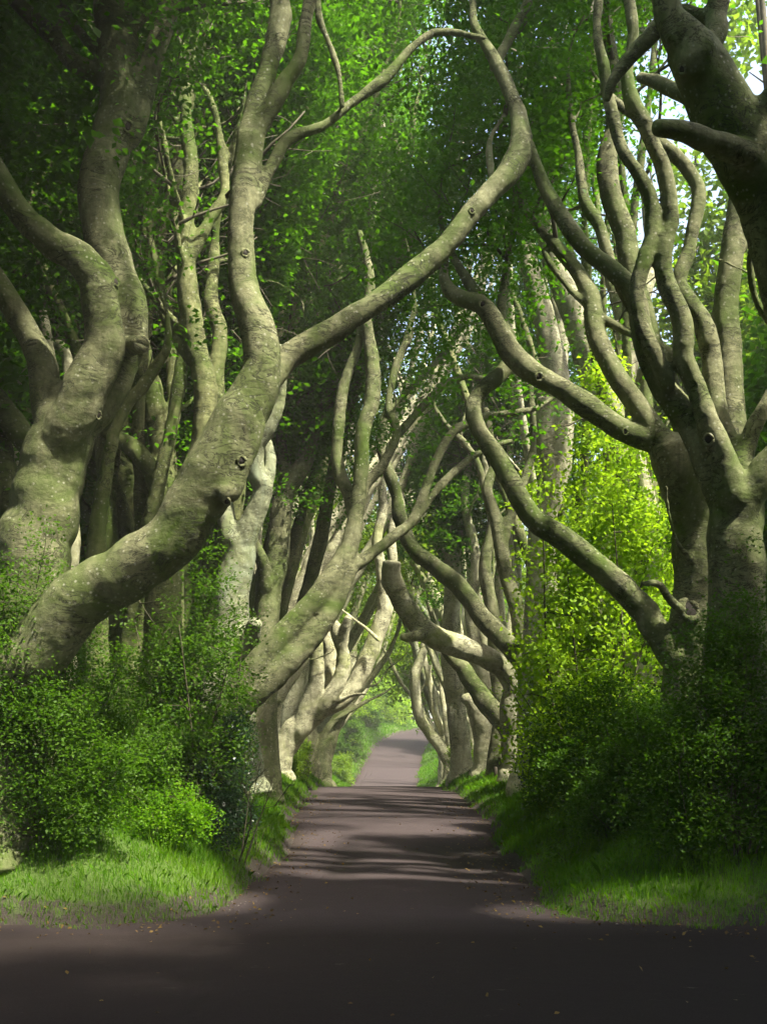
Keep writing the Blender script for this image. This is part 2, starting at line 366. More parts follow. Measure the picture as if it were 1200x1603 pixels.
# ------------------------------------------------------------------ branch growth
def grow(Wt, Wn, sprays, p, d, r, L, lvl, maxl, zmin, up=0.12, seg=0.4, sp_gap=0.5, tw=1.0):
    if hard_gap(p): return
    if VIEWGAP[0] and r < 0.075 and 1 < p[1] < VIEWGAP[0] + 0.8:
        u_ = UC + F * p[0] / p[1]; v_ = HZ - F * (p[2] - CAMZ) / p[1]
        if -60 < u_ < 1260 and v_ > -30: return
    n = max(3, int(L / seg)); pts = [np.array(p, float)]; rad = [r]
    d = np.array(d, float); d /= np.linalg.norm(d)
    ax = rng.normal(0, 1, 3); f = rng.uniform(0.5, 1.1) * tw; ph = rng.random() * 6.28
    for i in range(n):
        t = (i + 1) / n
        side = np.cross(d, ax); side /= np.linalg.norm(side) + 1e-9
        d = d + side * 0.32 * math.sin(ph + i * f) + rng.normal(0, 0.09, 3); d[2] += up * (1 if lvl < 2 else 0.1)
        d /= np.linalg.norm(d)
        pts.append(pts[-1] + d * seg); rad.append(r * (1 - 0.72 * t))
    pts = np.array(pts); rad = np.array(rad)
    (Wt if r > 0.045 else Wn).tube(pts, np.maximum(rad, 0.006), 8 if r > 0.045 else (5 if r > 0.02 else 3))
    if lvl >= maxl or L < 1.0:
        for i in range(1, n + 1): sprays.append((pts[i], lvl))
        return
    if lvl >= 1:
        for i in range(n // 2, n + 1): sprays.append((pts[i], lvl))
    nc = max(2, int(L / (0.75 if lvl else 0.9)))
    for k in range(nc):
        t = 0.25 + 0.75 * (k + rng.random()) / nc; i = min(int(t * n), n - 1)
        dd = pts[i+1] - pts[i]; dd /= np.linalg.norm(dd)
        s = rng.normal(0, 1, 3); s -= np.dot(s, dd) * dd; s /= np.linalg.norm(s)
        if lvl >= 1: s[2] *= 0.35
        cd = dd * 0.55 + s * 0.9
        grow(Wt, Wn, sprays, pts[i], cd, max(rad[i] * 0.6, 0.008), L * rng.uniform(0.42, 0.62), lvl + 1, maxl, zmin, up, seg * 0.85, sp_gap, tw)

class Tree:
    def __init__(s, name, label, base, barkm, vox, group='gnarled beeches lining the lane', cat='tree'):
        s.org = base; s.root = bpy.data.objects.new(name, None); COL.objects.link(s.root); s.root.location = base
        s.root.empty_display_size = 0.3
        tag(s.root, label, cat, group); s.W = Wood(); s.N = Wood(); s.sp = []; s.vox = vox; s.bark = barkm
    def finish(s, leaf, lsize, nleaf, R0=0.45, zmin=6.5, dens=1.0, small=True, disp=((0.45, 0.05), (0.16, 0.018)), cull=True, crownname='crown', more=3, spread=0.75):
        if s.N.cnt < 60:
            s.W.V += s.N.V; s.W.Fq += [q + s.W.n for q in s.N.Fq]; s.W.Ft += [q + s.W.n for q in s.N.Ft]; s.W.n += s.N.n; s.N = Wood()
        me = s.W.mesh('trunk', s.org, M[s.bark])
        if s.vox: me = fuse(me, s.vox, 12 if s.vox < 0.031 else 7, disp); me.materials.clear(); me.materials.append(M[s.bark])
        t = link('trunk', me, s.root)
        if s.N.n and small:
            link('branch', s.N.mesh('branch', s.org, M['bark_twig']), s.root)
        if s.sp:
            c = np.array([q for q, _ in s.sp]); c = np.vstack([c] + [c + rng.normal(0, spread, c.shape) for _ in range(more)]); g = terr(c[:, 0], c[:, 1])
            k = (c[:, 2] - g > zmin + rng.normal(0, 1.0, len(c))) & (rng.random(len(c)) < dens)
            c = c[k]
            m = leaves('crown', c, (0, 0, 1), 0.28, R0 * (0.7 + 0.6 * rng.random(len(c))), nleaf, lsize, M[leaf], s.org, cull=cull)
            if m: link(crownname, m, s.root)
        return t

def stem(T, tr, d0, d1, grow_n=0, gL=3.2, tip=0.0, root=False, wig=0.02, gstart=0.5, maxl=2, dmid=0.0, flare=1.0, thin=False):
    """tr: (u, v, width px). Depth runs d0 -> d1 with an optional bow dmid."""
    n = len(tr); P3 = []; rr = []
    for i, (u, v, w) in enumerate(tr):
        t = i / (n - 1); d = d0 + (d1 - d0) * t + dmid * math.sin(math.pi * t)
        P3.append(list(P(u, v, d))); rr.append(w * 0.5 * d / F)
    P3 = np.array(P3)
    if not root and rr[0] > 0.06 and not thin:
        P3 = np.vstack([P3[0] - (P3[1] - P3[0]) * 0.35, P3]); rr = [rr[0] * 0.45] + [rr[0] * 0.9] + rr[1:]
    if root:
        x, y, z = P3[0]; g = T1(x, y)
        P3 = np.vstack([[x - 0.03, y, g - 0.35], [x, y, g + 0.15], P3]) if z > g + 0.5 else np.vstack([[x, y, g - 0.35], P3])
        rr = ([rr[0] * 1.55 * flare, rr[0] * 1.25 * flare] if z > g + 0.5 else [rr[0] * 1.4 * flare]) + rr
    q = catmull(np.column_stack([P3, rr]), 6)
    pts = q[:, :3]; rad = np.maximum(q[:, 3], 0.008)
    m = len(pts); s_ = np.arange(m)
    j = np.column_stack([vnoise(s_ * 0.3 + 11 * k, np.full(m, 1.7 * k + T.W.n % 37)) - 0.5 for k in range(3)])
    pts = pts + j * (rad * 0.22)[:, None]
    big = rad.max() > 0.1
    fl = np.full(m, 0.03)
    if root: fl = 0.03 + 0.16 * np.exp(-s_ / 7.0)
    (T.N if thin else T.W).tube(pts, rad, 24 if big else 12, fl, 0.03, ph=rng.random() * 6)
    for k in range(grow_n):
        t = gstart + (1 - gstart) * (k + rng.random()) / grow_n; i = min(int(t * (m - 1)), m - 2)
        dd = pts[i+1] - pts[i]; dd /= np.linalg.norm(dd) + 1e-9
        s2 = rng.normal(0, 1, 3); s2 -= np.dot(s2, dd) * dd; s2 /= np.linalg.norm(s2)
        grow(T.W, T.N, T.sp, pts[i], dd * 0.5 + s2 + np.array([0, 0.25, 0.45]), min(rad[i] * 0.45, 0.07), gL * rng.uniform(0.7, 1.2), 0 if maxl > 1 else 1, maxl, 0)
    if tip > 0:
        dd = pts[-1] - pts[-4]; dd /= np.linalg.norm(dd)
        grow(T.W, T.N, T.sp, pts[-1], dd + np.array([0, 0, 0.4]), rad[-1] * 0.98, tip, 0, maxl, 0, tw=0.7)
    return pts, rad

def stub(T, tr, d0, d1):
    P3 = []; rr = []; n_ = len(tr)
    for i, (u, v, w) in enumerate(tr):
        d = d0 + (d1 - d0) * i / (n_ - 1); P3.append(list(P(u, v, d))); rr.append(w * .5 * d / F)
    q = catmull(np.column_stack([P3, rr]), 5); p, r = q[:, :3], q[:, 3]
    t = p[-1] - p[-2]; t /= np.linalg.norm(t)
    p = np.vstack([p, p[-1] + t * .012, p[-1] + t * .006, p[-1] - t * .004]); r = np.r_[r, r[-1] * .93, r[-1] * .78, r[-1] * .55]
    Wd = Wood(); Wd.tube(p, r, 22, 0.04, 0.03, ph=rng.random() * 6)
    me = Wd.mesh('branch_stub', T.org, M[T.bark], smooth=True); return link('branch_stub', me, T.root)
def branches(T, lst):
    for (p, d, r, L) in lst: grow(T.W, T.N, T.sp, p, d, r, L, 0, 2, 0)

# ------------------------------------------------------------------ ground and road
def axis(fine0, fine1, step, lo, hi, g=1.12):
    a = list(np.arange(fine0, fine1 + 1e-6, step)); s = step
    while a[-1] < hi: s *= g; a.append(a[-1] + s)
    s = step; b = []
    x = fine0
    while x > lo: s *= g; x -= s; b.append(x)
    return np.array(b[::-1] + a)
gx = axis(-7, 7, 0.11, -700, 700, 1.09)
gy1 = [10.5]; s_ = 0.11
while gy1[-1] < 900: s_ = 0.11 if gy1[-1] < 20 else min(s_ * 1.02, 40) if gy1[-1] < 130 else s_ * 1.08; gy1.append(gy1[-1] + s_)
gy0 = [10.5]; s_ = 0.15
while gy0[-1] > -500: s_ *= 1.1; gy0.append(gy0[-1] - s_)
gy = np.array(gy0[:0:-1] + gy1)
X, Y = np.meshgrid(gx, gy); Z = terr(X, Y); B = bdist(X, Y)
nx, ny = len(gx), len(gy)
ii = (np.arange(ny - 1)[:, None] * nx + np.arange(nx - 1)[None, :]).ravel()
Q = np.stack([ii, ii + 1, ii + nx + 1, ii + nx], -1)

m, n, out = mat('soil_and_turf')
tc = n.nodes.new('ShaderNodeTexCoord').outputs['Object']
at = n.nodes.new('ShaderNodeAttribute'); at.attribute_name = 'edge'
nz = noise_t(n, tc, 3.0, 6, 0.65); nf = noise_t(n, tc, 30, 6, 0.7)
soil = mix(n, nf, (0.014, 0.010, 0.008), (0.050, 0.038, 0.031))
turf = mix(n, nf, (0.03, 0.06, 0.008), (0.075, 0.13, 0.014))
ad = n.nodes.new('ShaderNodeMath'); ad.operation = 'ADD'
sb = n.nodes.new('ShaderNodeMath'); sb.operation = 'MULTIPLY_ADD'; sb.inputs[1].default_value = 1.2; sb.inputs[2].default_value = -0.6
n.links.new(nz, sb.inputs[0]); n.links.new(sb.outputs[0], ad.inputs[0]); n.links.new(at.outputs['Fac'], ad.inputs[1])
fac = ramp(n, ad.outputs[0], [(0.18, 0.0), (0.42, 1.0)])
p = node(n, 'ShaderNodeBsdfPrincipled', Roughness=0.95)
n.links.new(mix(n, fac, soil, turf), p.inputs['Base Color'])
bp = node(n, 'ShaderNodeBump', Strength=0.8, Distance=0.03); n.links.new(nf, bp.inputs['Height']); n.links.new(bp.outputs[0], p.inputs['Normal'])
n.links.new(p.outputs[0], out.inputs[0]); M['soil'] = m
g = link('ground', quads_mesh('ground', np.stack([X, Y, Z], -1).reshape(-1, 3), Q, M['soil'], True, {'edge': B.ravel()}))
tag(g, kind='structure')

m, n, out = mat('asphalt')
tc = n.nodes.new('ShaderNodeTexCoord').outputs['Object']
at = n.nodes.new('ShaderNodeAttribute'); at.attribute_name = 'edge'
agg = noise_t(n, tc, 75, 4, 0.7); med = noise_t(n, tc, 2.2, 6, 0.6); big = noise_t(n, mapping(n, tc, (0.5, 0.16, 1)), 1.0, 5, 0.6)
col = mix(n, ramp(n, agg, [(0.3, 0.0), (0.7, 1.0)]), (0.026, 0.020, 0.0225), (0.086, 0.068, 0.073))
col = mix(n, ramp(n, med, [(0.3, 0.0), (0.7, 0.6)]), col, (0.047, 0.037, 0.040))
v = node(n, 'ShaderNodeTexVoronoi', Scale=48.0); n.links.new(tc, v.inputs['Vector'])
col = mix(n, ramp(n, v.outputs['Distance'], [(0.05, 0.5), (0.16, 0.0)]), col, (0.15, 0.125, 0.125))
# pale scuffed streaks across the near crossing road
st = noise_t(n, mapping(n, tc, (1.6, 7.0, 1)), 1.0, 7, 0.8, 0.5)
sep = n.nodes.new('ShaderNodeSeparateXYZ'); n.links.new(tc, sep.inputs[0])
my = n.nodes.new('ShaderNodeMapRange'); my.inputs[1].default_value = 11.8; my.inputs[2].default_value = 10.6
n.links.new(sep.outputs['Y'], my.inputs[0])
sm = n.nodes.new('ShaderNodeMath'); sm.operation = 'MULTIPLY'
n.links.new(ramp(n, st, [(0.64, 0.0), (0.70, 0.7)]), sm.inputs[0]); n.links.new(my.outputs[0], sm.inputs[1])
# crossing road: own surface tone, darkened further to stand in for foreground shade
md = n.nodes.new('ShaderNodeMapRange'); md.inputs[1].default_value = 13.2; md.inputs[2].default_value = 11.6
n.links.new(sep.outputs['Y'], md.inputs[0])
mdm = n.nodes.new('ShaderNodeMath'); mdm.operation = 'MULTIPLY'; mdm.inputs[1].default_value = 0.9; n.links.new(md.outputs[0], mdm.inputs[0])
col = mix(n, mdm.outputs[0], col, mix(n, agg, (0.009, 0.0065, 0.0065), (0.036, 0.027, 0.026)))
col = mix(n, sm.outputs[0], col, (0.20, 0.165, 0.15))
# damp stains
dt = n.nodes.new('ShaderNodeAttribute'); dt.attribute_name = 'damp'
dn = noise_t(n, mapping(n, tc, (2.0, 0.9, 1)), 1.6, 6, 0.65)
dadd = n.nodes.new('ShaderNodeMath'); dadd.operation = 'MULTIPLY'
n.links.new(dt.outputs['Fac'], dadd.inputs[0]); n.links.new(ramp(n, dn, [(0.3, 0.35), (0.6, 1.0)]), dadd.inputs[1])
col = mix(n, dadd.outputs[0], col, (0.018, 0.014, 0.015))
# gritty soil over the verges
ef = noise_t(n, tc, 5, 6, 0.7)
ea = n.nodes.new('ShaderNodeMath'); ea.operation = 'MULTIPLY_ADD'; ea.inputs[1].default_value = 0.55; n.links.new(ef, ea.inputs[0]); n.links.new(at.outputs['Fac'], ea.inputs[2])
col = mix(n, ramp(n, ea.outputs[0], [(0.0, 0.0), (0.28, 0.85)]), col, mix(n, agg, (0.020, 0.015, 0.013), (0.065, 0.051, 0.046)))
p = node(n, 'ShaderNodeBsdfPrincipled', Roughness=0.9)
p.inputs['Specular IOR Level'].default_value = 0.08
n.links.new(col, p.inputs['Base Color'])
rgh = mix(n, dadd.outputs[0], (0.95, 0.95, 0.95), (0.6, 0.6, 0.6)); n.links.new(rgh, p.inputs['Roughness'])
bp = node(n, 'ShaderNodeBump', Strength=0.7, Distance=0.008); n.links.new(agg, bp.inputs['Height'])
bp2 = node(n, 'ShaderNodeBump', Strength=0.4, Distance=0.04); n.links.new(med, bp2.inputs['Height']); n.links.new(bp.outputs[0], bp2.inputs['Normal'])
n.links.new(bp2.outputs[0], p.inputs['Normal']); n.links.new(p.outputs[0], out.inputs[0]); M['asphalt'] = m

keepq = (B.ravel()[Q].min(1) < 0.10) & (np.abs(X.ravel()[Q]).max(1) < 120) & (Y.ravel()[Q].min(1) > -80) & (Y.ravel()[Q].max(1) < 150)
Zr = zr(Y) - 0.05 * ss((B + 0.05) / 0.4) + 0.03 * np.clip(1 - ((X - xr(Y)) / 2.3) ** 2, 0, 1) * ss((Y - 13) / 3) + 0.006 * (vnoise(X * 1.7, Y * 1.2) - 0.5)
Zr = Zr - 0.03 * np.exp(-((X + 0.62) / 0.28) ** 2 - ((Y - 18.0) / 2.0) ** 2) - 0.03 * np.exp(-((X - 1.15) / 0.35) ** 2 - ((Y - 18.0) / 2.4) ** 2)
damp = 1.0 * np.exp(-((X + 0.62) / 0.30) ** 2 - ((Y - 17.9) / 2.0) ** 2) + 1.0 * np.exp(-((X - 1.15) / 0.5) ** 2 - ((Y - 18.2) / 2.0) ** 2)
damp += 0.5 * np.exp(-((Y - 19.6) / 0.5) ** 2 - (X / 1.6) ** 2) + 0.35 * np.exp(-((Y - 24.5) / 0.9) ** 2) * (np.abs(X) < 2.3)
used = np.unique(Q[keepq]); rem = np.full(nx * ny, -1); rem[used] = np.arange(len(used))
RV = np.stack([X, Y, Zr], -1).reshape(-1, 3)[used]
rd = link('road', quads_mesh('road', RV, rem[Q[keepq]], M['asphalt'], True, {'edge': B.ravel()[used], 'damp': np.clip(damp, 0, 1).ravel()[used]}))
tag(rd, kind='structure')

# ------------------------------------------------------------------ grass on the verges
def grass_blades(x, y, h, w, m, name):
    N = len(x); z = terr(x, y) - 0.01
    a = rng.random(N) * 2 * math.pi; lean = rng.normal(0, 0.35, (N, 2)) * h[:, None] + np.array([0, 0])
    wx = np.cos(a) * w; wy = np.sin(a) * w
    p0 = np.stack([x - wx, y - wy, z], -1); p1 = np.stack([x + wx, y + wy, z], -1)
    mid = np.stack([x + lean[:, 0] * 0.35, y + lean[:, 1] * 0.35, z + h * 0.6], -1)
    t = np.stack([x + lean[:, 0], y + lean[:, 1], z + h * (0.95 - 0.3 * rng.random(N))], -1)
    ww = np.stack([wx, wy, np.zeros(N)], -1) * 0.7
    V = np.stack([p0, p1, mid + ww, t, mid - ww], 1).reshape(-1, 3)
    return quads_mesh(name, V, np.arange(N * 5).reshape(-1, 5), m)
gxs, gys, ghs, gws = [], [], [], []
for (y0, y1, dens, hh, ww) in ((10.5, 16, 1500, .10, .0035), (16, 22, 1000, .11, .0045), (22, 36, 520, .13, .007), (36, 62, 170, .15, .012), (62, 100, 110, .18, .02), (100, 135, 60, .2, .035)):
    wdt = 6.0 if y1 < 40 else 7.5
    N = int((y1 - y0) * 2 * wdt * dens); x = rng.uniform(-wdt, wdt, N); y = rng.uniform(y0, y1, N)
    x = x + xr(y) * (y > 60)
    b = bdist(x, y); nn = (vnoise(x * 1.6, y * 1.6) * 0.35 + vnoise(x * 5, y * 5) * 0.15) * np.where(y < 14, .55, 1)
    k = (b > -0.16 + nn * np.where(y < 14, .6, .95) - 0.25 * (vnoise(x * 2.3 + 90, y * 2.3) > .78)) & (b < wdt - 2) & (rng.random(N) < 0.5 + 0.5 * ss(b / 0.25)); x, y, b = x[k], y[k], b[k]
    gxs.append(x); gys.append(y); tall = 0.65 + 0.9 * vnoise(x * 0.8 + 40, y * 0.8) + 0.8 * ss((b - 0.8) / 1.5)
    ghs.append(hh * tall * rng.uniform(0.6, 1.3, len(x))); gws.append(np.full(len(x), ww))
N = 26000; x = rng.uniform(-5.5, 5.5, N); y = rng.uniform(12.4, 26, N); b = bdist(x, y)
k = (b > 0.35) & (b < 3.5) & (vnoise(x * 2.1 + 17, y * 2.1) > 0.55); x, y = x[k], y[k]
gxs.append(x); gys.append(y); ghs.append(rng.uniform(.16, .42, len(x))); gws.append(np.full(len(x), .004))
go = link('grass', grass_blades(np.concatenate(gxs), np.concatenate(gys), np.concatenate(ghs), np.concatenate(gws), M['grass'], 'grass'))
tag(go, 'lush green grass covering the banks on both sides of the lane', 'grass', kind='stuff')
# fallen leaves along the road edges
N = 9000; x = rng.uniform(-7, 7, N); y = rng.uniform(7, 30, N); b = bdist(x, y)
k = (b > -0.75 + 0.4 * rng.normal(0, 0.6, N)) & (b < 0.45) | (rng.random(N) < 0.05); x, y = x[k], y[k]
zz = np.maximum(terr(x, y), zr(y) + 0.03 * np.clip(1 - ((x - xr(y)) / 2.3) ** 2, 0, 1) * ss((y - 13) / 3) ) + 0.006
lt = leaves('fallen_leaves', np.stack([x, y, zz], -1), (0, 0, 1), 0.1, 0.02, 1, 0.05, M['litter'], (0, 0, 0), thick=0.002, cull=False)
tag(link('fallen_leaves', lt), 'brown fallen leaves and grit scattered along the edges of the asphalt', 'fallen leaves', kind='stuff')
N = 5000; x = rng.uniform(-5, 5, N); y = rng.uniform(11.5, 24, N); b = bdist(x, y)
k = (np.abs(b + 0.05) < 0.35) & ((y > 13.5) | (rng.random(N) < .12)); x, y = x[k], y[k]; zz = np.maximum(terr(x, y), zr(y)) 
N = len(x); s_ = rng.uniform(0.006, 0.022, N)
oct_ = np.array([[1, 0, 0], [0, 1, 0], [-1, 0, 0], [0, -1, 0], [0, 0, 1], [0, 0, -1]], float) * [1, 0.8, 0.6]
V = (oct_[None] * s_[:, None, None] * rng.uniform(0.7, 1.3, (N, 6, 1)) + np.stack([x, y, zz], -1)[:, None]).reshape(-1, 3)
fo = np.array([[0, 1, 4], [1, 2, 4], [2, 3, 4], [3, 0, 4], [1, 0, 5], [2, 1, 5], [3, 2, 5], [0, 3, 5]])
gr = link('gravel', quads_mesh('gravel', V, (fo[None] + 6 * np.arange(N)[:, None, None]).reshape(-1, 3), M['stone']))
tag(gr, 'loose grey grit strewn along the broken edges of the road', 'gravel', kind='stuff')

# ------------------------------------------------------------------ traced trees
VIEWGAP[0] = 14.6
NEARD = ((0.6, 0.05), (0.17, 0.014), (0.06, 0.006))
def base_of(u, v, d):
    p = P(u, v, d); return (p.x, p.y, T1(p.x, p.y))

# --- left, nearest: thick trunk with a sawn stub
T = Tree('beech_tree', 'thick grey beech at the left edge, with a round open stub below its fork', base_of(30, 1000, 15.0), 'bark_near', 0.026)
stem(T, [(22, 1040, 135), (38, 940, 124), (54, 870, 116), (64, 820, 110), (70, 785, 105), (76, 750, 102), (88, 705, 100), (108, 665, 92)], 15.0, 15.0, root=True)
stem(T, [(80, 720, 90), (105, 665, 100), (140, 620, 95), (180, 560, 80), (196, 500, 70), (188, 440, 62), (165, 380, 62), (158, 300, 64), (172, 225, 66), (190, 150, 62), (182, 70, 62), (178, 0, 60), (184, -120, 55), (170, -260, 45)], 15.0, 15.6, 7, 3.6, 4.0, gstart=.72, dmid=.2)
stem(T, [(95, 690, 80), (130, 620, 72), (158, 560, 66), (162, 500, 60), (152, 445, 58), (122, 405, 50), (75, 375, 46), (35, 335, 42), (0, 280, 40), (-40, 200, 36), (-70, 100, 30)], 14.8, 14.2, 4, 3.0, 4.0, gstart=.7)
stem(T, [(88, 680, 66), (75, 620, 50), (66, 560, 46), (35, 505, 40), (0, 450, 36), (-40, 380, 32), (-90, 300, 26)], 15.0, 15.4, 3, 3.0, 4.0, gstart=.7)
stem(T, [(205, 215, 40), (222, 160, 34), (240, 90, 34), (262, 20, 32), (285, -60, 28)], 15.6, 15.8, 1, 3, 3.5, gstart=.7)
stem(T, [(160, 120, 36), (115, 95, 30), (88, 62, 28), (30, 8, 24), (-10, -40, 20)], 15.6, 16.0, 2, 2.5, 2.5, gstart=.6)
stem(T, [(160, 90, 20), (125, 50, 16), (98, 10, 16), (60, -30, 12)], 15.6, 16.2, 1, 2.5, 2.5, gstart=.6)
stub(T, [(185, 545, 40), (206, 541, 30), (222, 539, 26)], 15.1, 14.5)                      # open knot on a burl
T.t = T.finish('leaf_canopy', 0.085, 36, zmin=8.0, disp=NEARD); TL1 = T

# --- left, the great leaning limb that crosses the lane
T = Tree('beech_tree', 'long leaning grey beech limb rising from the left bank and arching across the lane', base_of(-20, 1090, 13.7), 'bark_near', 0.026)
stem(T, [(-15, 1085, 120), (40, 1035, 104), (95, 970, 98), (150, 920, 92), (210, 885, 88), (265, 845, 86), (305, 785, 88), (335, 735, 90), (365, 685, 84), (390, 630, 76), (408, 575, 62), (402, 520, 58), (386, 460, 48), (376, 400, 44), (380, 330, 42), (384, 260, 44), (392, 215, 46)], 13.7, 13.4, root=True, dmid=-.3)
stem(T, [(390, 225, 40), (408, 195, 28), (440, 140, 26), (468, 90, 24), (478, 30, 24), (490, -30, 22), (470, -140, 18)], 13.4, 13.2, 4, 3.4, 3.5, gstart=.6)
stem(T, [(390, 220, 42), (402, 160, 32), (420, 110, 30), (432, 60, 34), (440, 10, 32), (420, -90, 26), (430, -200, 20)], 13.4, 13.9, 4, 3.4, 3.5, gstart=.6)
stem(T, [(405, 310, 22), (425, 260, 20), (452, 218, 20), (508, 195, 18), (545, 165, 17), (600, 125, 17), (650, 70, 14), (690, 50, 12), (760, 60, 9)], 13.4, 14.4, 3, 2.2, 2.5, gstart=.55)
stem(T, [(536, 170, 14), (530, 115, 13), (512, 60, 13), (498, 20, 12), (500, -40, 11)], 13.7, 13.7, 2, 2, 2.5, gstart=.6)
stem(T, [(380, 665, 58), (402, 625, 46), (425, 590, 42), (455, 558, 42), (520, 518, 38), (580, 480, 36), (640, 435, 36), (700, 380, 34), (745, 325, 34), (790, 275, 36), (815, 232, 38), (812, 190, 30), (796, 140, 24), (768, 85, 18), (742, 40, 14), (738, 0, 12), (720, -60, 10)], 13.3, 15.6, 3, 2.4, 2.5, gstart=.8)
stem(T, [(775, 100, 18), (790, 72, 18), (812, 30, 16), (830, -10, 15), (850, -80, 12)], 15.3, 15.6, 2, 2.4, 3, gstart=.6)
stem(T, [(415, 438, 7), (440, 445, 7), (462, 460, 6), (472, 470, 6), (476, 492, 5)], 13.3, 12.9)
stem(T, [(770, 290, 12), (765, 240, 12), (770, 210, 11), (790, 178, 10)], 15.2, 15.9, 1, 1.5, 1.5)
stem(T, [(352, 775, 40), (365, 760, 40), (380, 715, 38), (400, 660, 36)], 13.1, 13.2)
T.t = T.finish('leaf_canopy', 0.085, 36, zmin=8.3, disp=NEARD); TL2 = T

# --- right, nearest: leaning trunk in the top corner
T = Tree('beech_tree', 'dark massive beech trunk leaning in across the top right corner', base_of(1420, 1080, 13.4), 'bark_near', 0.03)
stem(T, [(1400, 1060, 170), (1350, 800, 150), (1300, 560, 140), (1215, 320, 120), (1165, 235, 108), (1128, 165, 100), (1088, 95, 84), (1075, 72, 74)], 13.4, 12.6, root=True)
stem(T, [(1090, 98, 84), (1070, 60, 62), (1045, 20, 46), (1030, -40, 38), (990, -140, 28)], 12.6, 12.4)
stem(T, [(1165, 240, 44), (1115, 222, 36), (1065, 205, 32), (1024, 198, 30)], 12.6, 12.0)
stem(T, [(1130, 200, 34), (1085, 160, 28), (1040, 135, 24), (1000, 120, 20)], 12.9, 14.0)
stem(T, [(1090, 100, 40), (1115, 60, 36), (1125, 0, 34), (1150, -120, 30), (1130, -260, 24)], 12.7, 13.2, 5, 3.4, 3.5, gstart=.4)
stem(T, [(1100, 30, 26), (1060, 20, 26), (1020, 55, 26), (985, 90, 24), (958, 128, 18), (948, 160, 14)], 13.0, 13.2)
stem(T, [(1170, 200, 40), (1230, 120, 36), (1290, 20, 30), (1330, -100, 26)], 12.8, 12.2, 4, 3.4, 3.5, gstart=.4)
T.t = T.finish('leaf_canopy', 0.085, 36, zmin=8.3, disp=NEARD); TR0 = T

# --- right, trunk behind (carries the long S limbs)
T = Tree('beech_tree', 'beech behind the right hand trunk, sending two long serpentine limbs left over the lane', base_of(1082, 1080, 16.3), 'bark_near', 0.028)
stem(T, [(1080, 1060, 84), (1082, 985, 76), (1092, 900, 72), (1088, 820, 76), (1070, 750, 80), (1050, 695, 70)], 16.3, 16.2, root=True)
stem(T, [(1062, 705, 60), (1035, 694, 40), (975, 675, 35), (919, 634, 36), (874, 607, 34), (825, 576, 36), (791, 540, 34), (769, 497, 32), (750, 474, 30), (723, 468, 26), (704, 454, 22), (694, 430, 18), (700, 400, 10)], 16.2, 17.1, 1, 1.6, 0, gstart=.9)
stem(T, [(760, 478, 22), (732, 440, 18), (715, 412, 15), (700, 385, 12), (690, 350, 10)], 16.9, 17.5, 2, 1.6, 2)
stem(T, [(1055, 1030, 50), (1027, 985, 44), (1003, 950, 42), (960, 907, 40), (900, 857, 38), (838, 815, 36), (802, 757, 33), (780, 720, 30), (757, 687, 28), (743, 653, 26), (745, 622, 26), (774, 594, 26), (801, 563, 24), (798, 530, 20), (785, 490, 16), (790, 440, 14)], 16.2, 17.7, 2, 1.6, 2, gstart=.93, dmid=-.5)
stem(T, [(1058, 710, 50), (1031, 682, 36), (994, 630, 33), (960, 581, 32), (932, 525, 31), (925, 472, 30), (905, 430, 24), (870, 385, 20), (845, 360, 16), (815, 322, 12)], 16.1, 17.3, 2, 2.5, 2.5, gstart=.8)
stem(T, [(1075, 580, 18), (1040, 545, 15), (975, 516, 14), (930, 489, 14), (893, 455, 12), (862, 415, 12), (850, 390, 11)], 16.3, 17.1)
stem(T, [(1085, 720, 50), (1062, 640, 36), (1028, 560, 34), (1005, 490, 34), (990, 430, 36), (978, 370, 34), (955, 306, 34), (950, 249, 32), (958, 195, 26), (960, 130, 22), (950, 40, 20), (930, -60, 16)], 16.4, 16.9, 4, 3, 3.5, gstart=.75)
stem(T, [(1070, 960, 22), (1045, 935, 14), (1030, 915, 12), (1002, 913, 10)], 16.0, 15.4)
stem(T, [(1085, 880, 14), (1060, 850, 9), (1045, 800, 8), (1042, 760, 7)], 16.0, 15.7)
T.t = T.finish('leaf_canopy', 0.085, 36, zmin=8.0, disp=NEARD); TR1 = T

# --- right, many-stemmed beech
T = Tree('beech_tree', 'many stemmed beech at the right edge with sinuous upright limbs', base_of(1148, 1090, 14.6), 'bark_near', 0.026)
stem(T, [(1146, 1080, 104), (1148, 980, 92), (1152, 880, 84), (1150, 800, 84), (1140, 755, 82)], 14.6, 14.6, root=True)
stem(T, [(1142, 790, 70), (1106, 722, 48), (1076, 660, 42), (1035, 600, 38), (1009, 540, 36), (996, 470, 30), (970, 435, 30), (912, 388, 27), (881, 343, 26), (862, 312, 24), (842, 270, 20), (825, 220, 14)], 14.6, 15.1, 2, 2.2, 2.5, gstart=.85)
stem(T, [(1150, 780, 60), (1126, 705, 38), (1106, 660, 34), (1092, 611, 32), (1070, 560, 32), (1066, 506, 32), (1046, 455, 30), (1038, 420, 28), (1045, 370, 28), (1050, 327, 28), (1037, 265, 27), (1012, 203, 26), (990, 156, 25), (982, 110, 22), (990, 50, 20), (975, -60, 16)], 14.4, 14.4, 4, 3, 3.5, gstart=.8)
stem(T, [(1155, 775, 60), (1148, 720, 38), (1126, 660, 34), (1117, 600, 33), (1110, 536, 34), (1078, 475, 32), (1062, 440, 26), (1080, 380, 24), (1092, 300, 24), (1070, 258, 22), (1031, 225, 20)], 14.7, 15.2, 1, 2, 2)
stem(T, [(1040, 590, 30), (1010, 530, 26), (1000, 498, 24), (997, 452, 24), (1018, 374, 24), (1020, 318, 23), (1000, 275, 22), (975, 234, 22), (959, 187, 21), (950, 140, 19), (942, 94, 18), (934, 47, 16), (940, -40, 14)], 14.5, 14.2, 3, 3, 3, gstart=.8)
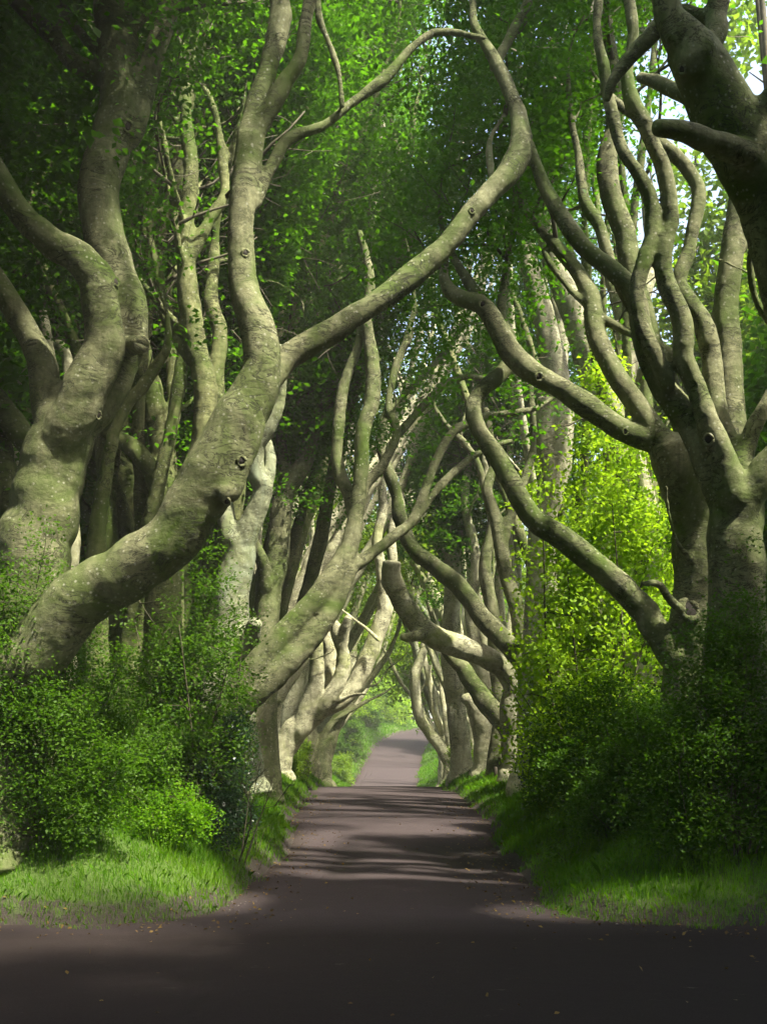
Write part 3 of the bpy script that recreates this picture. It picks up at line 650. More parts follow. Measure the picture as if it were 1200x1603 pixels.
stem(T, [(1020, 560, 22), (984, 468, 22), (959, 421, 22), (937, 352, 20), (915, 312, 18), (905, 240, 14)], 15.0, 15.6, 1, 2, 2)
stem(T, [(1148, 700, 50), (1140, 620, 44), (1136, 525, 42), (1138, 450, 40), (1150, 360, 36), (1160, 250, 30), (1140, 120, 24)], 15.5, 16.0, 3, 3, 3)
stem(T, [(1150, 760, 40), (1170, 690, 28), (1205, 619, 26), (1260, 540, 24), (1300, 440, 20)], 14.6, 14.8, 2, 3, 3.5)
stem(T, [(1150, 830, 60), (1180, 765, 50), (1210, 715, 46), (1270, 640, 42), (1300, 500, 34), (1290, 350, 26)], 14.5, 14.0, 3, 3, 3.5)
stem(T, [(1215, 520, 15), (1182, 468, 14), (1174, 405, 14), (1193, 359, 13), (1230, 300, 12)], 14.2, 13.8, 1, 2, 2)
T.t = T.finish('leaf_canopy', 0.085, 36, zmin=7.8, disp=NEARD); TR2 = T

# --- left second line
def tree(label, bark_, base, stems, vox=0.035, leaf='leaf_canopy', ls=0.1, nl=34, zmin=7.6, dens=1.0, grp='gnarled beeches lining the lane', disp=((0.5, 0.06), (0.17, 0.02)), **kw):
    T = Tree('beech_tree', label, base_of(*base), bark_, vox, grp)
    for i_, s in enumerate(stems):
        if s == 'stub': continue
        if i_ and stems[i_ - 1] == 'stub': stub(T, *s); continue
        stem(T, s[0], s[1], s[2], *s[3:4], **(s[4] if len(s) > 4 else {}))
    T.finish(leaf, ls, nl, zmin=zmin, dens=dens, disp=disp, **kw); return T

tree('upright mossy beech stem just behind the great leaning limb on the left', 'bark_moss', (258, 1040, 18.5), [
    ([(255, 1040, 60), (258, 930, 50), (268, 840, 46), (290, 760, 42), (318, 690, 38), (320, 604, 36), (306, 536, 34), (294, 450, 34), (290, 370, 30), (300, 280, 26), (290, 180, 22), (300, 60, 18)], 18.5, 18.8, 8, dict(root=True, gL=3.2, tip=3.5, gstart=.62)),
    ([(300, 567, 20), (275, 525, 18), (255, 484, 17), (250, 430, 15), (235, 370, 13), (240, 290, 10)], 18.7, 19.2, 3, dict(tip=2.5, gL=2)),
    ([(300, 400, 22), (330, 340, 20), (352, 300, 18), (345, 220, 14)], 18.7, 19.0, 2, dict(tip=3, gL=2)),
    ([(345, 660, 18), (338, 590, 26), (345, 520, 26), (330, 470, 24), (335, 400, 18)], 19.2, 19.6, 2, dict(tip=3, gL=2)),
])
tree('grey forked beech with a dark bark wound, behind the leftmost trunk', 'bark_moss', (250, 1040, 20.5), [
    ([(255, 1040, 66), (258, 900, 56), (258, 814, 44), (256, 745, 44), (250, 680, 38), (236, 610, 36), (215, 520, 30), (225, 430, 24)], 20.5, 20.8, 3, dict(root=True, tip=4, gstart=.8)),
    ([(257, 800, 34), (240, 745, 30), (208, 700, 28), (165, 672, 26), (130, 620, 24), (120, 540, 20)], 20.4, 20.2, 2, dict(tip=4)),
    ([(262, 700, 20), (275, 640, 22), (268, 560, 20), (262, 480, 18)], 20.7, 21.2, 2, dict(tip=3.5)),
])
tree('dark slanting beech trunks low behind the leftmost trunk', 'bark_moss', (235, 1030, 22.0), [
    ([(250, 1030, 60), (240, 900, 52), (232, 835, 46), (196, 750, 42), (155, 695, 40), (120, 640, 34), (90, 560, 28), (70, 460, 24)], 22, 22.6, 4, dict(root=True, tip=4, gstart=.7)),
    ([(225, 900, 34), (203, 850, 30), (180, 770, 26), (138, 728, 24), (100, 700, 20)], 21.6, 21.2, 1, dict(tip=3)),
    ([(230, 890, 30), (206, 862, 26), (165, 834, 24), (128, 792, 22), (95, 740, 18)], 21.8, 21.5, 1, dict(tip=3)),
])
tree('pale broken beech snag beside the fork of the leftmost trunk', 'bark_pale', (95, 1010, 19.0), [
    ([(92, 1010, 50), (95, 900, 46), (105, 830, 40), (85, 700, 30), (80, 620, 24), (76, 560, 20), (70, 505, 16), (65, 475, 5)], 19, 19, 0, dict(root=True)),
    ([(95, 850, 40), (40, 760, 34), (15, 700, 34), (-20, 640, 30), (-40, 560, 26)], 19, 19.2, 1, dict(tip=3)),
    ([(90, 640, 22), (110, 600, 20), (95, 540, 18), (60, 560, 14), (30, 600, 12)], 19.4, 19.8, 0),
], zmin=9)
tree('mossy green beech branch stem left of the great leaning limb', 'bark_moss', (150, 1010, 17.5), [
    ([(150, 1010, 40), (150, 850, 30), (170, 720, 22), (195, 640, 19), (228, 598, 18), (250, 565, 16), (262, 540, 14), (262, 490, 10)], 17.5, 17.2, 1, dict(root=True, tip=2, gL=1.5)),
    ([(-20, 610, 40), (20, 660, 40), (50, 700, 36)], 17.5, 17.5, 0, dict(gL=1)),
    ([(40, 900, 46), (10, 760, 44), (-10, 660, 40), (-40, 560, 34)], 17.5, 17.8, 1, dict(tip=4, root=True)),
])
tree('turquoise lichened beech with round pruning scars left of the lane', 'bark_cyan', (352, 1090, 23.0), [
    ([(350, 1080, 90), (356, 1010, 66), (362, 950, 56), (372, 880, 52), (374, 840, 44)], 23, 23, 0, dict(root=True)),
    ([(366, 880, 40), (352, 800, 30), (346, 750, 26), (356, 690, 24), (350, 620, 20), (365, 540, 16)], 23, 23.4, 2, dict(tip=4)),
    ([(374, 870, 42), (398, 805, 34), (412, 765, 34), (402, 745, 28), (402, 700, 24), (422, 668, 22), (440, 620, 18), (436, 540, 15)], 23, 22.6, 2, dict(tip=4)),
    ([(374, 1040, 40), (392, 1000, 30), (400, 972, 22)], 22.9, 22.3, 0),
    ([(420, 760, 18), (424, 720, 18), (415, 680, 16), (425, 600, 14)], 22.9, 23.4, 1, dict(tip=3)),
])
tree('slim beech behind the turquoise one, curling into a dark leaning limb', 'bark_near', (410, 1090, 25.0), [
    ([(405, 1100, 56), (412, 1000, 44), (420, 940, 40), (432, 880, 38), (440, 800, 34), (452, 760, 30), (475, 725, 28), (492, 667, 26), (517, 621, 24), (556, 555, 22), (570, 490, 16), (585, 420, 12)], 25, 26, 3, dict(root=True, tip=3.5, gL=2.4)),
    ([(418, 920, 26), (412, 880, 22), (398, 850, 18), (385, 800, 16)], 25, 24.6, 0),
    ([(436, 830, 22), (448, 760, 20), (440, 690, 18), (452, 600, 15), (445, 500, 12)], 25.3, 25.8, 2, dict(tip=3)),
])
tree('dark mossy beech limb curving up over the left side of the lane, forked low down', 'bark_near', (360, 1110, 21.6), [
    ([(352, 1120, 62), (372, 1085, 47), (412, 1030, 42), (462, 975, 39), (512, 915, 36), (540, 870, 33), (552, 830, 28), (562, 771, 25), (569, 675, 25), (583, 625, 24), (581, 562, 22), (574, 500, 18), (580, 430, 14), (560, 360, 12)], 21.6, 23.0, 4, dict(root=True, tip=3.0, gL=2.2, gstart=.75)),
    ([(340, 1150, 47), (378, 1105, 41), (433, 1055, 39), (487, 1000, 34), (525, 945, 28), (548, 890, 27)], 21.5, 22.2, 0, dict(root=True)),
    ([(546, 890, 25), (583, 867, 20), (621, 837, 19), (650, 810, 18), (671, 750, 16), (700, 687, 15), (725, 665, 14), (771, 650, 13), (837, 640, 10), (880, 610, 7)], 22.2, 24.5, 2, dict(gL=1.6, gstart=.7)),
    ([(648, 815, 14), (683, 767, 14), (717, 733, 13), (755, 705, 11), (800, 690, 8)], 23, 25, 0),
    ([(556, 830, 23), (546, 775, 22), (530, 733, 20), (529, 667, 19), (538, 604, 17), (560, 542, 15), (566, 470, 12)], 22.6, 23, 2, dict(tip=3, gL=2)),
    ([(562, 800, 20), (571, 762, 18), (600, 725, 16), (621, 679, 15), (608, 637, 14), (617, 583, 14), (634, 540, 12), (650, 480, 9)], 22.8, 23.6, 2, dict(tip=2.5, gL=2)),
    ([(615, 690, 14), (650, 650, 13), (704, 596, 12), (767, 592, 8)], 23.4, 25, 0),
    ([(612, 640, 11), (658, 592, 11), (704, 542, 10), (728, 490, 8)], 23.4, 25, 1, dict(gL=1.5)),
], dens=.8)
tree('pale many stemmed beech leaning right from the left verge above the road crest', 'bark_pale', (436, 1200, 32.0), [
    ([(434, 1196, 44), (446, 1165, 42), (468, 1138, 40), (500, 1112, 30), (533, 1098, 26), (566, 1052, 28), (587, 1000, 27), (602, 950, 26), (598, 900, 20), (590, 850, 17), (600, 790, 15), (590, 720, 12)], 32, 33, 2, dict(root=True, tip=4)),
    ([(470, 1140, 34), (490, 1085, 28), (497, 1040, 24), (492, 990, 20), (470, 930, 18), (455, 900, 18), (450, 850, 14)], 32, 32.2, 1, dict(tip=4)),
    ([(490, 1118, 26), (508, 1085, 22), (516, 1025, 22), (506, 980, 18), (500, 930, 14), (510, 860, 13)], 32.4, 33, 1, dict(tip=4)),
    ([(504, 1110, 26), (528, 1072, 24), (538, 1029, 22), (527, 990, 20), (518, 965, 16), (524, 900, 14)], 32, 32, 1, dict(tip=4)),
    ([(532, 1035, 16), (540, 990, 16), (545, 965, 14)], 32, 31.7, 0),
    ([(530, 1098, 8), (554, 1088, 7), (574, 1086, 5)], 32, 31.6, 0),
    ([(590, 1000, 8), (575, 985, 6), (552, 968, 5), (530, 950, 4)], 32, 32.5, 0),
], vox=0.04, dens=.6, zmin=9)
tree('short broken grey beech stump with a splintered top on the left verge', 'bark_near', (404, 1190, 30.0), [
    ([(402, 1190, 36), (405, 1150, 26), (412, 1130, 24), (425, 1112, 16), (440, 1096, 6)], 30, 29.6, 0, dict(root=True)),
    ([(396, 1160, 30), (392, 1100, 28), (400, 1040, 28), (420, 1000, 24), (440, 930, 22), (452, 850, 18), (446, 760, 14)], 31, 32, 2, dict(root=True, tip=4)),
], vox=0.04)
tree('pale sunlit beech with a bright slanting limb, deep in the left row', 'bark_pale', (452, 1190, 38.0), [
    ([(452, 1190, 40), (454, 1110, 30), (470, 1050, 26), (478, 980, 22), (455, 930, 20), (446, 900, 18), (444, 840, 16), (452, 770, 14)], 38, 38.6, 2, dict(root=True, tip=5)),
    ([(472, 1040, 18), (490, 960, 16), (478, 900, 15), (498, 840, 13), (515, 790, 11), (505, 740, 10), (520, 680, 8)], 38, 39, 2, dict(tip=4)),
    ([(455, 930, 16), (432, 880, 15), (425, 820, 14), (440, 740, 11)], 38, 38, 1, dict(tip=4)),
], vox=0.045, dens=.6, zmin=9)
tree('dark leaning beech trunk at the far left where the lane dips', 'bark_near', (496, 1215, 45.0), [
    ([(494, 1215, 50), (505, 1175, 36), (524, 1135, 24), (550, 1095, 16), (580, 1060, 12), (610, 1020, 9)], 45, 46, 2, dict(root=True, tip=3)),
    ([(478, 1215, 40), (482, 1150, 34), (476, 1080, 26), (490, 1000, 20), (484, 900, 16)], 45, 46, 2, dict(root=True, tip=5)),
    ([(535, 1120, 9), (570, 1100, 7), (600, 1085, 5), (615, 1075, 4)], 45, 47, 0),
], vox=0.05, zmin=8)

# --- right second line
tree('smooth pale beech with a sawn off stem, standing beyond the bright ash shrub', 'bark_pale', (842, 1010, 25.0), [
    ([(848, 1080, 70), (846, 950, 54), (848, 840, 46), (858, 776, 44), (872, 712, 46), (876, 650, 44), (868, 585, 40), (855, 520, 36), (838, 450, 32), (826, 400, 28), (815, 320, 22), (820, 220, 18)], 25, 25, 5, dict(root=True, tip=4, gstart=.85)),
    ([(858, 760, 26), (852, 700, 24), (850, 660, 23), (849, 624, 23)], 24.8, 24.8, 0),
    ([(874, 600, 20), (882, 550, 18), (876, 500, 16), (868, 460, 14), (880, 400, 12)], 25.2, 26, 1, dict(tip=3)),
], leaf='leaf_canopy', zmin=9.5)
tree('broad pale beech trunk rising behind the bright ash shrub', 'bark_pale', (1000, 1000, 22.5), [
    ([(1010, 1060, 90), (1005, 900, 80), (994, 780, 62), (975, 694, 56), (944, 611, 52), (913, 532, 48), (885, 460, 40), (862, 400, 34), (850, 320, 26), (870, 230, 20)], 22.5, 23, 5, dict(root=True, tip=4, gstart=.85)),
    ([(960, 640, 34), (985, 560, 30), (1000, 480, 28), (1020, 400, 24), (1010, 300, 20)], 22.8, 23.4, 2, dict(tip=4)),
], zmin=9.5)
tree('beech whose pale broken limb reaches left over the right side of the crest', 'bark_pale', (812, 1200, 28.0), [
    ([(812, 1210, 60), (806, 1160, 44), (800, 1110, 40), (806, 1068, 36)], 28, 28, 0, dict(root=True)),
    ([(812, 1085, 40), (790, 1050, 36), (766, 1032, 34), (712, 1010, 36), (668, 990, 36), (640, 960, 34), (620, 925, 34), (611, 905, 31)], 28, 27.2, 0),
    'stub', ([(620, 925, 34), (612, 900, 32), (613, 880, 29)], 27.28, 27.1),
    ([(665, 992, 26), (645, 997, 18), (628, 996, 12)], 27.4, 26.9, 0),
    ([(618, 900, 16), (612, 840, 17), (625, 790, 18), (606, 742, 17), (600, 690, 14), (612, 620, 11)], 27.8, 29, 2, dict(tip=3)),
    ([(790, 1050, 12), (740, 1030, 10), (700, 1010, 9), (685, 980, 7)], 28.4, 29, 0),
], vox=0.035, dens=.5, zmin=9.5)
tree('beech with a forked limb slanting down behind the dark holly on the right', 'bark_near', (836, 1180, 26.5), [
    ([(836, 1190, 60), (834, 1120, 50), (830, 1060, 46), (822, 1035, 40)], 26.5, 26.5, 0, dict(root=True)),
    ([(826, 1040, 38), (790, 1004, 32), (748, 958, 30), (712, 912, 30), (676, 884, 27), (645, 858, 24), (627, 815, 22), (622, 780, 20), (606, 735, 18), (596, 690, 15), (606, 640, 12)], 26.5, 28, 3, dict(tip=3, gL=2)),
    ([(800, 1010, 22), (815, 1002, 14), (832, 990, 9)], 26.4, 26.2, 0),
    ([(828, 1060, 34), (810, 960, 26), (790, 896, 24), (780, 830, 22), (763, 770, 17), (772, 720, 14), (760, 640, 12)], 27, 28, 2, dict(tip=4)),
    ([(786, 850, 18), (806, 790, 17), (822, 745, 15), (836, 690, 13), (828, 600, 10)], 27.4, 28, 2, dict(tip=4)),
], dens=.7, zmin=8.5)
tree('beech with a knotted elbow limb leaning left behind the road crest, right side', 'bark_near', (800, 1190, 31.0), [
    ([(806, 1200, 44), (800, 1160, 36), (795, 1138, 34)], 31, 31, 0, dict(root=True)),
    ([(800, 1145, 34), (768, 1108, 32), (742, 1075, 29), (724, 1045, 26), (708, 1030, 20), (690, 1012, 12), (672, 1000, 8)], 31, 31.6, 0),
    ([(780, 1195, 34), (785, 1120, 26), (776, 1040, 24), (770, 960, 22), (758, 890, 20), (770, 820, 17), (756, 750, 14)], 31.8, 32, 2, dict(root=True, tip=5)),
], vox=0.04, dens=.7, zmin=8.5)
tree('smooth upright pale beech trunk with two stems right of the dip', 'bark_pale', (722, 1200, 36.0), [
    ([(724, 1215, 44), (720, 1180, 34), (714, 1120, 30), (708, 1058, 32), (706, 960, 28), (708, 896, 28), (710, 840, 28)], 36, 36, 0, dict(root=True)),
    ([(708, 850, 22), (700, 815, 18), (680, 785, 17), (668, 740, 14), (680, 680, 12), (672, 600, 10)], 36, 36.5, 2, dict(tip=5)),
    ([(711, 850, 24), (724, 808, 22), (742, 770, 22), (748, 716, 20), (738, 650, 16), (750, 560, 12)], 36, 36, 2, dict(tip=5)),
    ([(720, 1180, 18), (706, 1130, 12), (700, 1100, 8)], 36, 35.6, 0),
], vox=0.045, dens=.6, zmin=9.5)
tree('pale beech with a swollen burr and short broken limb, right of the dip', 'bark_pale', (756, 1200, 33.5), [
    ([(758, 1208, 44), (756, 1160, 34), (748, 1120, 34), (738, 1098, 26), (722, 1092, 14)], 33.5, 33.2, 0, dict(root=True)),
    ([(752, 1140, 24), (760, 1080, 22), (742, 1010, 20), (736, 940, 18), (745, 870, 16), (728, 790, 14), (735, 720, 11)], 33.8, 34, 2, dict(tip=5)),
], vox=0.04, dens=.6, zmin=9.5)
tree('slender white beech bending over the lane from the right of the dip', 'bark_pale', (708, 1200, 47.0), [
    ([(706, 1200, 26), (690, 1170, 20), (668, 1142, 18), (652, 1108, 17), (649, 1062, 17), (656, 1036, 15), (664, 1000, 12), (650, 950, 10), (660, 890, 8)], 47, 48, 2, dict(root=True, tip=4)),
    ([(700, 1160, 14), (682, 1120, 11), (676, 1086, 11), (668, 1050, 10), (660, 1010, 9)], 47.4, 48, 1, dict(tip=3)),
    ([(700, 1150, 12), (694, 1100, 10), (690, 1060, 10), (700, 1020, 10), (690, 960, 8)], 47, 48, 1, dict(tip=4)),
    ([(655, 1100, 9), (636, 1080, 7), (620, 1056, 7), (606, 1025, 6), (592, 1008, 4)], 48, 49.5, 1),
], vox=0.05, dens=.5, zmin=9.5)
tree('twisted white beech stems next to the slender bending one', 'bark_pale', (690, 1200, 55.0), [
    ([(698, 1195, 26), (688, 1150, 16), (684, 1100, 14), (668, 1060, 13), (652, 1020, 11), (646, 960, 10), (655, 900, 8)], 55, 56, 2, dict(root=True, tip=5)),
    ([(690, 1140, 12), (700, 1080, 11), (690, 1000, 10), (694, 920, 9)], 55, 55, 2, dict(tip=5)),
], vox=0.06, dens=.5, zmin=9)

# knot holes: dark hollows with a callus rim set on the bark where the photo shows them
def knot(Tr, u, v, rpx, rim=1.0, name='knot_hole'):
    d0 = 5.0; o = Vector((0, 0, CAMZ)); tgt = P(u, v, 14); dr = (tgt - o).normalized()
    ok, loc, nor, _ = Tr.t.ray_cast(o - Vector(Tr.org), dr)
    if not ok: return
    rad = rpx * loc.length and rpx * (loc + Vector(Tr.org)).y / F
    nor = (nor + Vector((0, -0.6, 0))).normalized()
    q = nor.to_track_quat('Z', 'Y'); Wd = Wood()
    th = np.linspace(0, 2 * math.pi, 15)
    ring = [list(loc + q @ Vector((math.cos(a) * rad * (1 + .12 * math.sin(2 * a + u)), math.sin(a) * rad * 1.25, rad * 0.12 * math.sin(3 * a)))) for a in th]
    Wd.tube(ring, np.full(15, rad * 0.42 * rim) * (1 + 0.2 * np.sin(th * 3 + v)), 8)
    rm = Wd.mesh('knot_rim', (0, 0, 0), M['bark_near'])
    hm = Wood(); 
    hm.tube([list(loc - nor * rad * 0.5), list(loc + nor * rad * 0.10), list(loc + nor * rad * 0.22)], [rad * 0.9, rad * 0.95, rad * 0.7], 14)
    a = link('knot_rim', rm, Tr.root); b = link(name, hm.mesh(name, (0, 0, 0), M['hole']), a)
bpy.context.view_layer.update()
for (tr_, u, v, r_) in ((TL1, 181, 441, 6), (TL1, 200, 347, 6), (TL1, 221, 540, 10), (TL1, 200, 198, 7), (TL1, 154, 650, 5),
                        (TL2, 384, 396, 5), (TL2, 378, 722, 6), (TL2, 355, 785, 5), (TL2, 738, 330, 4), (TL2, 437, 530, 7),
                        (TR1, 755, 476, 5), (TR1, 843, 590, 5), (TR1, 978, 676, 4), (TR1, 1078, 955, 14),
                        (TR2, 1108, 688, 7), (TR2, 987, 362, 6), (TR0, 1067, 108, 6)):
    knot(tr_, u, v, r_)

# ------------------------------------------------------------------ more beeches of the two rows, beyond and behind
ORD = ['', '']
def row_tree(x, y, side, label, h=11.0, vox=0.06, leaf='leaf_canopy', ls=0.13, nl=30, dens=1.0, zmin=7.0, barkm='bark_near', nst=4, rad=0.38, reach=1.0, cull=True, small=True, gn=5):
    """a leaning multi-stemmed beech; side = +1 leans to +x"""
    z = T1(x, y); T = Tree('beech_tree', label, (x, y, z), barkm, vox)
    fork = rng.uniform(0.9, 2.4)
    tp = np.array([[x - side * .1, y, z - 0.3], [x, y, z + 0.2], [x + side * 0.1, y, z + fork * 0.6], [x + side * 0.25, y, z + fork]])
    q = catmull(np.column_stack([tp, [rad * 1.6, rad * 1.2, rad, rad * 0.95]]), 5)
    T.W.tube(q[:, :3], q[:, 3], 18, 0.03 + 0.14 * np.exp(-np.arange(len(q)) / 6), 0.05, ph=rng.random() * 6)
    for k in range(nst):
        lean = side * rng.uniform(-0.15, 0.75) * reach; ly = rng.uniform(-0.35, 0.35)
        r0 = rad * rng.uniform(0.42, 0.62); n = 9; pts = [[x + side * 0.2, y, z + fork * 0.75]]; rr = [r0 * 1.25]
        hh = h * rng.uniform(0.75, 1.1); ph1, ph2 = rng.random(2) * 6.28; am = rng.uniform(0.2, 0.5)
        for i in range(1, n + 1):
            t = i / n
            pts.append([x + side * 0.2 + lean * hh * (t ** 0.9) * 0.62 + am * math.sin(ph1 + t * 7) * min(1, t * 3),
                        y + ly * hh * t * 0.6 + am * math.sin(ph2 + t * 6.3) * min(1, t * 3), z + fork * 0.75 + hh * t ** 1.05])
            rr.append(r0 * (1 - 0.62 * t))
        q = catmull(np.column_stack([pts, rr]), 4); pp, rr2 = q[:, :3], q[:, 3]
        T.W.tube(pp, rr2, 12, 0.03, 0.06, ph=rng.random() * 6)
        for j in range(gn):
            t = 0.36 + 0.64 * (j + rng.random()) / gn; i = min(int(t * (len(pp) - 1)), len(pp) - 2)
            dd = pp[i+1] - pp[i]; dd /= np.linalg.norm(dd); s2 = rng.normal(0, 1, 3); s2 -= np.dot(s2, dd) * dd; s2 /= np.linalg.norm(s2)
            grow(T.W, T.N, T.sp, pp[i], dd * 0.6 + s2 + np.array([side * 0.2, 0, 0.2]), min(rr2[i] * 0.5, 0.07), rng.uniform(2.4, 4.0), 0, 2, 0, seg=0.5)
        grow(T.W, T.N, T.sp, pp[-1], pp[-1] - pp[-3], rr2[-1], rng.uniform(3, 4.5), 0, 2, 0, seg=0.5)
    T.finish(leaf, ls, nl, R0=0.55, zmin=zmin, dens=dens, small=small, disp=((0.6, 0.07),), cull=cull, more=5 if 18 < y < 62 else 3, spread=1.0)
    return T

ords = ['second', 'third', 'fourth', 'fifth', 'sixth', 'seventh', 'eighth', 'ninth', 'tenth', 'eleventh', 'twelfth']
LROW = [(-4.9, 20.5), (-4.4, 24.5), (-4.0, 31.0), (-4.3, 45.5), (-3.5, 27.5), (-3.6, 35.5), (-3.4, 41), (-3.5, 50), (-3.3, 56), (-4.2, 63), (-5.2, 71), (-5.6, 79), (-5.8, 88), (-5.8, 97), (-6.0, 107)]
RROW = [(5.4, 22.5), (5.0, 27.5), (4.6, 34.0), (4.9, 37.5), (4.8, 48.5), (3.9, 40.5), (3.7, 45.5), (3.6, 51), (4.0, 60), (4.8, 67), (5.6, 75), (6.4, 84), (7.6, 94), (9.4, 104)]
names = ['nearest', 'second', 'third', 'fourth', 'fifth', 'sixth', 'seventh', 'eighth', 'ninth', 'tenth', 'eleventh', 'twelfth', 'thirteenth', 'fourteenth', 'fifteenth', 'sixteenth']
for side, rows, nm in ((1, LROW, 'left'), (-1, RROW, 'right')):
    for i, (x, y) in enumerate(rows):
        far = y > 60
        nmx = 'farthest' if i == len(rows) - 1 else names[i]
        row_tree(x, y, side, 'slim twisted beech, %s of those filling the %s row behind the bigger trunks' % (nmx, nm),
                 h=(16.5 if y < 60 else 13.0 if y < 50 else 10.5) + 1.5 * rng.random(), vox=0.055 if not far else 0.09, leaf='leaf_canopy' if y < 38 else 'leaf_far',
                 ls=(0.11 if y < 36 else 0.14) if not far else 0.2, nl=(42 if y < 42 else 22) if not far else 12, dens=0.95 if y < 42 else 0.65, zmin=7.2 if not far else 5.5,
                 barkm=['bark_pale', 'bark_cyan', 'bark_pale'][i % 3] if y > 30 else 'bark_moss', nst=(5 if x > 0 else 7 if y > 26 else 6) if not far else 5, rad=0.34, small=not far, gn=6 if not far else 4, reach=0.3 if y < 23 else 0.7 if y < 35 and x > 0 or y < 26 else 1.15)  # pale bark and leaves further in paint the lit middle of the avenue

# beeches added beside and behind the camera, out of view, to shade the foreground
for i, (x, y, side) in enumerate([(-8.4, 10.2, 1), (9.0, 9.8, -1), (-7.2, 3.5, 1), (7.4, 2.5, -1), (5.8, -4.5, -1), (-6.0, -5.0, 1), (-11, 8, 1), (12, 7, -1), (11, 14.5, -1), (-10.5, 14, 1), (11.5, -1.5, -1), (10, -8, -1), (15, 2.5, -1)]):
    row_tree(x, y, side, ['beech standing beside the crossing road outside the left of the view', 'beech standing beside the crossing road outside the right of the view'][side < 0] , h=11.5, vox=0.09,
             ls=0.17, nl=30, dens=1.0, zmin=7.2, nst=5, reach=1.0, cull=True, small=False)

# ------------------------------------------------------------------ field trees behind the rows
def bushy(name, label, cat, x, y, rx, ry, h, n_cl, n_leaf, ls, leaf, grp=None, z0=0.2, trunk=True, clr=0.9, cull=True, R0=(0.4, 0.9), tilt=0.5, up=0.0, nst=6, sh=0.55, amp=.34):
    z = T1(x, y); org = (x, y, z - 0.05)
    root = bpy.data.objects.new(name, None); COL.objects.link(root); root.location = org; tag(root, label, cat, grp)
    Wd = Wood(); ends = []
    ph = rng.random() * 6
    for k in range(nst):
        a = ph + k * 2 * math.pi / nst + rng.normal(0, .3); s = rng.uniform(0.25, 0.8)
        tip = np.array([x + math.cos(a) * rx * s, y + math.sin(a) * ry * s, z + h * rng.uniform(0.6, 0.92)])
        b0 = np.array([x + math.cos(a) * rx * 0.08, y + math.sin(a) * ry * 0.08, z - 0.1])
        mid = (b0 + tip) / 2 + rng.normal(0, 0.12 * rx, 3); r = 0.005 * h + 0.004
        q = catmull(np.column_stack([[b0, mid, tip], [r, r * 0.7, r * 0.25]]), 6); Wd.tube(q[:, :3], q[:, 3], 6)
        ends.append(q[:, :3])
        for j in range(5):
            i = rng.integers(4, len(q)); d = rng.normal(0, 1, 3); d[2] = abs(d[2]) * .6; L = rng.uniform(.2, .5) * rx
            e = q[i, :3] + d / np.linalg.norm(d) * L
            Wd.tube([q[i, :3], (q[i, :3] + e) / 2 + rng.normal(0, .05, 3), e], [r * .4, r * .28, r * .12], 4)
    Wsh = []
    # clump centres: shell of an uneven mound
    K = n_cl; u = rng.normal(0, 1, (K, 3)); u[:, 2] = np.abs(u[:, 2]) * 1.1 - 0.25; u /= np.linalg.norm(u, axis=1)[:, None]
    rad = (sh + (1 - sh) * rng.random(K)) 
    lob = 0.93 + amp * (vnoise(u[:, 0] * 2.4 + ph * 9 + 50, u[:, 1] * 2.4 + u[:, 2] * 2.9 + 20) - 0.5) * 2
    c = np.stack([x + u[:, 0] * rx * rad * lob, y + u[:, 1] * ry * rad * lob, z + z0 * h + (u[:, 2] + 0.25) / 1.25 * h * (1 - z0) * rad * lob * 1.15], -1)
    if h < 8:
        hf = np.clip((c[:, 2] - z) / h, 0, 1.2); sc = 1.28 - 0.62 * hf
        c[:, 0] = x + (c[:, 0] - x) * sc; c[:, 1] = y + (c[:, 1] - y) * np.minimum(sc, 1.0)
        ext = []
        for j in range(int(10 + 10 * rx)):
            q = c[rng.integers(len(c))]; d = np.array([q[0] - x, (q[1] - y), 0.0]) / rx + np.array([0, 0, rng.uniform(.5, 1.4)]) + rng.normal(0, .25, 3)
            d /= np.linalg.norm(d); L = rng.uniform(.25, .6) * min(1.2, .35 + h * .2); e = q + d * L; mid = (q + e) / 2 + rng.normal(0, .03, 3)
            Wsh.append((q - d * .3, mid, e)); ext += [q + (e - q) * t for t in np.linspace(.3, 1, 6)]
        c = np.vstack([c, ext])
    g = terr(c[:, 0], c[:, 1]); c = c[c[:, 2] > g + 0.08]
    c = c[bdist(c[:, 0], c[:, 1]) > 0.25] if h < 6 else c
    for a_, b_, e_ in Wsh: Wd.tube([a_, b_, e_], [.007, .005, .003], 4)
    link('stem', Wd.mesh('stem', org, M['bark_twig']), root)
    m = leaves('foliage', c, (0, 0, 1), tilt, rng.uniform(R0[0], R0[1], len(c)), n_leaf, ls, M[leaf], org, thick=0.06 + 0.1 * R0[0], cull=cull, up=up)
    if m: link('foliage', m, root)
    return root
side_words = {1: 'right', -1: 'left'}
kk = 0
def fieldtree(x, y, rx, h, leaf, label, ls=0.2, n=420, nl=34, z0=0.05):
    bushy('field_tree', label, 'tree', x, y, rx, rx, h, n, nl, ls, leaf, 'leafy trees filling the field side behind the beech rows', z0=z0, R0=(0.6, 1.2), nst=5, sh=0.6, cull=(x > 0 and y > 19.5 or y > 60))
